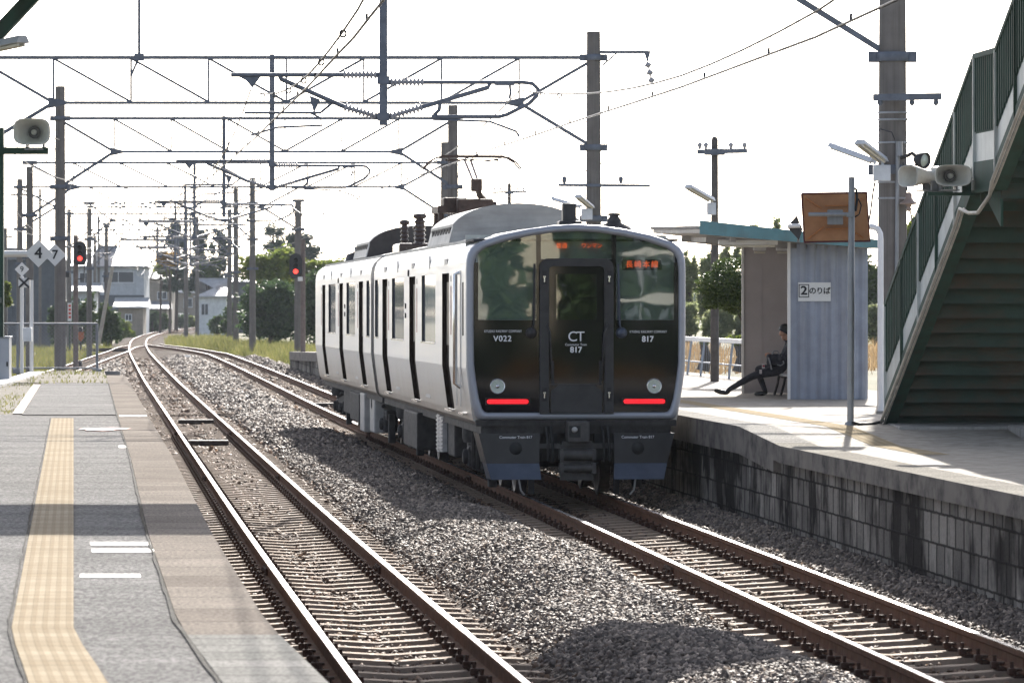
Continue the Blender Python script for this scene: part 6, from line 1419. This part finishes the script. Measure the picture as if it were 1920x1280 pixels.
def grass(name, n, fx, y0, y1, h, w_, mats, z=None):
    Y = RNG.uniform(y0, y1, n) ; a, b = fx(Y); X = a + (b - a) * RNG.random(n); cl = vnoise(X * .9, Y * .35, 21); k = RNG.random(n) < sstep(.25, .6, cl) + .12; X, Y, cl = X[k], Y[k], cl[k]; m = len(X)
    Z = terrain_z(X, Y) - .03 if z is None else np.full(m, z); H = h * RNG.uniform(.4, 1.2, m) * (.5 + cl); an = RNG.uniform(0, 6.28, m); le = RNG.normal(0, .35, (m, 2)) * H[:, None]
    dx, dy = np.cos(an) * w_, np.sin(an) * w_
    V = np.stack([np.stack([X - dx, Y - dy, Z], 1), np.stack([X + dx, Y + dy, Z], 1), np.stack([X + le[:, 0], Y + le[:, 1], Z + H], 1)], 1).reshape(-1, 3)
    o = np_mesh(name, V, np.arange(3 * m).reshape(m, 3), mats); tag(o, kind='stuff'); return o
GR_Y = leaf_mat('meadow_grass', (.14, .16, .045), (.30, .27, .10), .4); GR_D = leaf_mat('dry_grass', (.30, .20, .10), (.42, .30, .17), .35)
grass('grass', 26000, lambda y: (T2(np.minimum(y, 324)) + 2.0, T2(np.minimum(y, 324)) + 9.0), 199, 330, .55, .035, GR_Y)
grass('grass', 12000, lambda y: (T1(y) + 2.2, T1(y) + 7), 318, 420, .6, .05, GR_Y)
grass('grass', 24000, lambda y: (T3(np.clip(y, 113, 311)) - 9.0, T3(np.clip(y, 113, 311)) - 1.9), 150, 320, .55, .035, GR_Y)
grass('dry_grass', 22000, lambda y: (T2(np.minimum(y, 324)) + 7.4, T2(np.minimum(y, 324)) + 34), 122, 235, .5, .035, GR_D)
grass('grass', 900, lambda y: (LEX(y) - 2.9, LEX(y) - 2.0), 70, 98, .06, .012, GR_Y, LZ - .02)
grass('grass', 500, lambda y: (LEX(y) - 2.2, LEX(y) - .42), 98, 117, .08, .014, GR_Y, LZ - .0)

# ------------------------------------------------------------------ houses and sheds
HW = streaked('pale_blue_wall', (.40, .43, .46), (.26, .28, .30), .4, .8, 0, 1.5, .3); HW2 = streaked('brown_wall', (.26, .23, .19), (.15, .13, .11), .5, .85, 0, 1.2, .3); HWW = streaked('white_wall', (.60, .62, .62), (.40, .40, .40), .3, .8, 0, 1.5, .3)
HG = streaked('dark_shed_wall', (.10, .115, .13), (.06, .065, .07), .5, .7, .2, 1.2, .3); DKW = plain('dark_window', (.03, .04, .055), .12, 0, .3, 1)
def tiles(name, col, rough=.35):
    s = NT(name); w_ = s.n('ShaderNodeTexWave'); w_.bands_direction = 'X'; w_.inputs['Scale'].default_value = 2.2; s.l(s.co, w_.inputs['Vector']); w2 = s.n('ShaderNodeTexWave'); w2.bands_direction = 'Z'; w2.inputs['Scale'].default_value = 3.0; s.l(s.co, w2.inputs['Vector'])
    c = s.mix(.5, col, s.ramp(s.noise(2, 4), [(.3, .6), (.7, 1.3)]), 'MULTIPLY'); s.set(c, rough, 0, .6); s.bump(s.math('ADD', w_.outputs['Fac'], w2.outputs['Fac']), .7, .08); return s.m
TILE = tiles('grey_roof_tiles', (.24, .25, .27)); TILEB = tiles('brown_roof_tiles', (.17, .15, .13)); TILEW = tiles('sunlit_roof_tiles', (.45, .46, .48))  # the palest tiles have sun glare put into the roof colour
def house(label, x0, x1, ye, yb, yr, Y, dep, wall, roof, name='house', ridge=None, over=.5, hip=True, wins=(), band=None, flat=False):
    a, b = W(x0, ye, Y), W(x1, ye, Y); zb = -.5; t = thing(name, label, 'house', ((a.x + b.x) / 2, Y, zb)); ze = a.z; zr_ = W(x0, yr, Y).z
    MB().bx(a.x, b.x, Y, Y + dep, zb, ze).build('wall', wall, t, True)
    X0, X1, Y0, Y1 = a.x - over, b.x + over, Y - over, Y + dep + over; cx0, cx1 = ridge if ridge else (X0 + (dep / 2 if hip else 0), X1 - (dep / 2 if hip else 0)); ym = (Y0 + Y1) / 2
    m = MB(); vs = [(X0, Y0, ze - .1), (X1, Y0, ze - .1), (X1, Y1, ze - .1), (X0, Y1, ze - .1), (cx0, ym, zr_), (cx1, ym, zr_)]
    m.add(vs, [(0, 1, 5, 4), (1, 2, 5), (2, 3, 4, 5), (3, 0, 4), (3, 2, 1, 0)]); m.bar((X0, Y0, ze - .06), (X1, Y0, ze - .06), .14); m.bar((cx0, ym, zr_), (cx1, ym, zr_), .25); m.build('roof', roof, t, True)
    for (wx0, wx1, wy0, wy1) in wins:
        p, q = W(wx0, wy1, Y), W(wx1, wy0, Y); f_ = MB(); f_.bx(p.x - .08, q.x + .08, Y - .06, Y - .003, q.z, q.z + .08).bx(p.x - .08, q.x + .08, Y - .08, Y - .003, p.z - .1, p.z); f_.bx(p.x - .07, p.x, Y - .06, Y - .003, p.z, q.z).bx(q.x, q.x + .07, Y - .06, Y - .003, p.z, q.z).bx((p.x + q.x) / 2 - .03, (p.x + q.x) / 2 + .03, Y - .05, Y - .003, p.z, q.z)
        wf = f_.build('window', LAMPW, t, True); MB().bx(p.x, q.x, Y - .02, Y - .004, p.z, q.z).build('pane', DKW, wf, True)
    if band: p, q = W(x0, band[1], Y), W(x1, band[0], Y); MB().bx(p.x - .02, q.x + .02, Y - .05, Y, p.z, q.z).build('lower_wall', HG, t, True)
    return t
house('white two storey house with a grey tiled hip roof', 122, 270, 499, 620, 462, 470, 7, HW, TILE, wins=((194, 250, 510, 529), (150, 168, 512, 530)), band=(553, 640))
house('brown gabled house right of the white house', 278, 322, 522, 620, 498, 585, 8, HW2, TILEB, hip=False, wins=((296, 312, 548, 560),))
house('low house with bright sunlit roof left of the close pole pair', 333, 372, 548, 620, 520, 665, 8, HW2, TILEW, hip=True, wins=((345, 360, 560, 575),))
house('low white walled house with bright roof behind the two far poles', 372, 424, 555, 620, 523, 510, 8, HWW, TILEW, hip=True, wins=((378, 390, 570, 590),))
house('far grey roofed house on the skyline between the poles', 385, 470, 528, 600, 512, 560, 8, HG, TILE, hip=True, wins=((400, 412, 540, 550),))
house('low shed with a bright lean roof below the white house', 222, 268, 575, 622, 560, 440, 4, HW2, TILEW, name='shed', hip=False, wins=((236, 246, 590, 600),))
house('low shed with a dark roof beside the grey fence', 262, 312, 578, 622, 566, 575, 4, HW2, TILE, name='shed', hip=False, wins=((280, 290, 590, 598),))
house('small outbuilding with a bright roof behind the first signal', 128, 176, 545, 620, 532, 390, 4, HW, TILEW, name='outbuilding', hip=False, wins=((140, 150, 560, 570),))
t = thing('warehouse', 'large dark shed with a low curved roof at the left', 'warehouse', pt(52, 610, 345)); a, b = W(-60, 470, 345), W(104, 470, 345)
MB().bx(a.x, b.x, 345, 357, -.5, W(0, 487, 345).z).build('wall', HG, t, True); m = MB(); za = W(0, 487, 345).z
m.prism([(a.x - .4 + (b.x - a.x + .8) * u, 344.6, za + 1.1 * math.sin(math.pi * (.08 + .84 * u)) - .2) for u in np.linspace(0, 1, 15)] + [(b.x + .4, 344.6, za), (a.x - .4, 344.6, za)], (0, 13, 0)); m.build('roof', TILE, t, True)
for x in (20, 48, 76): p_ = W(x, 540, 345); MB().bx(p_.x - .05, p_.x + .05, 344.93, 345, -.5, za - .1).build('wall_rib', HG, t, True)
# grey panel fence along the far curve
t = thing('panel_fence', 'pale grey panel fence along the outside of the far curve', 'fence', pt(320, 615, 560)); FP = plain('fence_panel', (.36, .40, .44), .7, 0, .12, .8)
A, B = W(236, 612, 556), W(384, 612, 700)
for i in range(14):
    a, b = A.lerp(B, i / 14), A.lerp(B, (i + 1) / 14); a.z = b.z = -.5; MB().prism([a, b - (b - a) * .02, b - (b - a) * .02 + Vector((0, 0, 2.0)), a + Vector((0, 0, 2.0))], (0, .06, 0)).build('fence_panel', FP, t, True); MB().bx(a.x - .06, a.x + .06, a.y - .08, a.y + .08, -.5, 1.58).build('fence_post', FST, t, True)
MB().bar(A + Vector((0, -.05, A.z * 0 + 1.7 - A.z + .0)), B + Vector((0, -.05, 1.7 - B.z)), .10).build('top_rail', HWW, t, True)
# far woods closing the horizon
n = 9000; X = RNG.uniform(-260, 420, n); Yw = RNG.uniform(880, 960, n); hh = 4 + 6 * vnoise(X / 22, Yw * 0 + 3.3, 31) + 2 * vnoise(X / 6, Yw * 0, 32); Zw = -.5 + hh * RNG.random(n) ** .7
P = np.stack([X, Yw, Zw], 1); a = RNG.normal(size=(n, 3)); a /= np.linalg.norm(a, axis=1)[:, None]; b = np.cross(a, RNG.normal(size=(n, 3))); b /= np.linalg.norm(b, axis=1)[:, None]
V = np.stack([P - a * 1.5, P + b * .9, P + a * 1.5, P - b * .9], 1).reshape(-1, 3); tag(np_mesh('far_woods', V, np.arange(4 * n).reshape(n, 4), LG_PINE), kind='stuff')
# what stands behind the camera and shows in the dark glass, plus an added hedge
STB = streaked('tan_station_wall', (.34, .30, .23), (.20, .17, .13), .4, .8, 0, 1, .3)
STB2 = streaked('tan_upper_wall', (.55, .48, .36), (.34, .29, .22), .4, .8, 0, 1, .3)
t = thing('station_building', 'tan station building, seen only as a reflection in the train glass', 'building', (19.6, -44, 0)); MB().bx(18.6, 21.2, -50, -44, -.5, 8.5).build('wall', STB2, t, True); MB().bx(18.2, 21.6, -51, -43.4, 8.5, 8.9).build('roof', TILEB, t, True)
t = thing('station_canopy', 'pale canopy beam on posts, seen only as a reflection in the train glass', 'canopy', (24, -34, 0)); MB().bx(21.4, 27, -34, -33.7, 2.7, 2.85).bx(21.4, 27, -34.2, -33.9, 4.3, 4.5).build('canopy_beam', plain('pale_beam', (.5, .48, .44), .6, 0, .2, 2), t, True)
for x in (22.2, 23.6, 25.0): MB().cyl((x, -34, -.5), (x, -34, 4.4), .07, n=8).build('canopy_post', POSTG, t, True)
tag(MB().tube([(16.2, -33, -.5), (16.5, -33, 2.5), (16.0, -33, 5.2), (15.6, -33, 7)], .20, 10).build('bent_pole', plain('pale_trunk', (.45, .42, .36), .8, 0, .3, 3), None, origin=(16.2, -33, -.5)), 'pale bent pole, seen only as a reflection in the train glass', 'pole')
t = thing('hedge', 'added dark hedge out of frame, darkening the reflection in the train front', 'hedge', (12, 6, -.5)); leaf_cloud('foliage', [((x, 6, .72), (.9, .5, 1.25), 1) for x in np.arange(7.5, 17, .8)], 16000, .10, LG_DARK, t, seed=140, shell=.4)  # added to keep sunlit ground out of the front panel's reflection
for i, (x, y, z, rx, rz, m_) in enumerate(((15.2, -38, 3.6, 2.6, 3.4, LG_MID), (17.6, -40, 3.0, 1.8, 3.2, LG_DARK), (25, -52, 5, 4, 6, LG_DARK), (31, -55, 5, 7, 6, LG_MID), (10, -56, 6, 7, 7, LG_DARK), (24, -78, 9, 9, 9, LG_DARK), (10.6, 7.2, .75, .55, .3, LG_ORANGE), (13.2, 7.2, .6, .9, .22, LG_ORANGE))):
    tree(['leafy green tree', 'narrow dark tree', 'dark tree', 'spreading green tree', 'broad dark tree', 'back row tree', 'orange shrub', 'small orange shrub'][i] + ' behind the camera, seen only as a reflection in the train glass', (x, y, -.5), z, lobes_in(x, y, z, rx, rx * .7, rz, 12, .5), 3500, .3, m_, seed=90 + i, group='trees reflected in the glass')
# low greenery in front of the houses
for i, (x, a, b, h, Yd, m_, lb) in enumerate(((285, 582, 618, 13, 545, LG_DARK, 'dark shrub before the brown house'), (306, 588, 620, 12, 560, LG_MID, 'green shrub before the brown house'), (338, 585, 618, 14, 640, LG_DARK, 'dark shrub left of the close pole pair'), (362, 590, 620, 12, 650, LG_YEL, 'yellow green shrub by the close pole pair'), (410, 588, 622, 14, 480, LG_MID, 'green shrub before the white walled house'), (440, 560, 625, 20, 420, LG_MID, 'tall shrub at the left of the dark green trees'), (246, 560, 600, 14, 520, LG_DARK, 'dark shrub over the low shed'))): px_tree(lb, x, a, 577 + 3.0 * F / Yd, h * 1.35, Yd, 8, 2400, .17, m_, 120 + i, 'shrubs before the houses', .8, None, .5, .45, cat='shrub', name='shrub')
# ------------------------------------------------------------------ air
hz = MB().bx(-1300, 1300, -350, 1500, -2.2, 15.0)
HM = bpy.data.materials.new('haze'); HM.use_nodes = True; _t = HM.node_tree; _t.nodes.clear(); _o = _t.nodes.new('ShaderNodeOutputMaterial'); _v = _t.nodes.new('ShaderNodeVolumePrincipled')
_v.inputs['Color'].default_value = (.86, .92, 1.0, 1); _v.inputs['Density'].default_value = .00010; _v.inputs['Anisotropy'].default_value = 0.0
_t.links.new(_v.outputs[0], _o.inputs['Volume'])
tag(hz.build('haze', HM), kind='stuff')
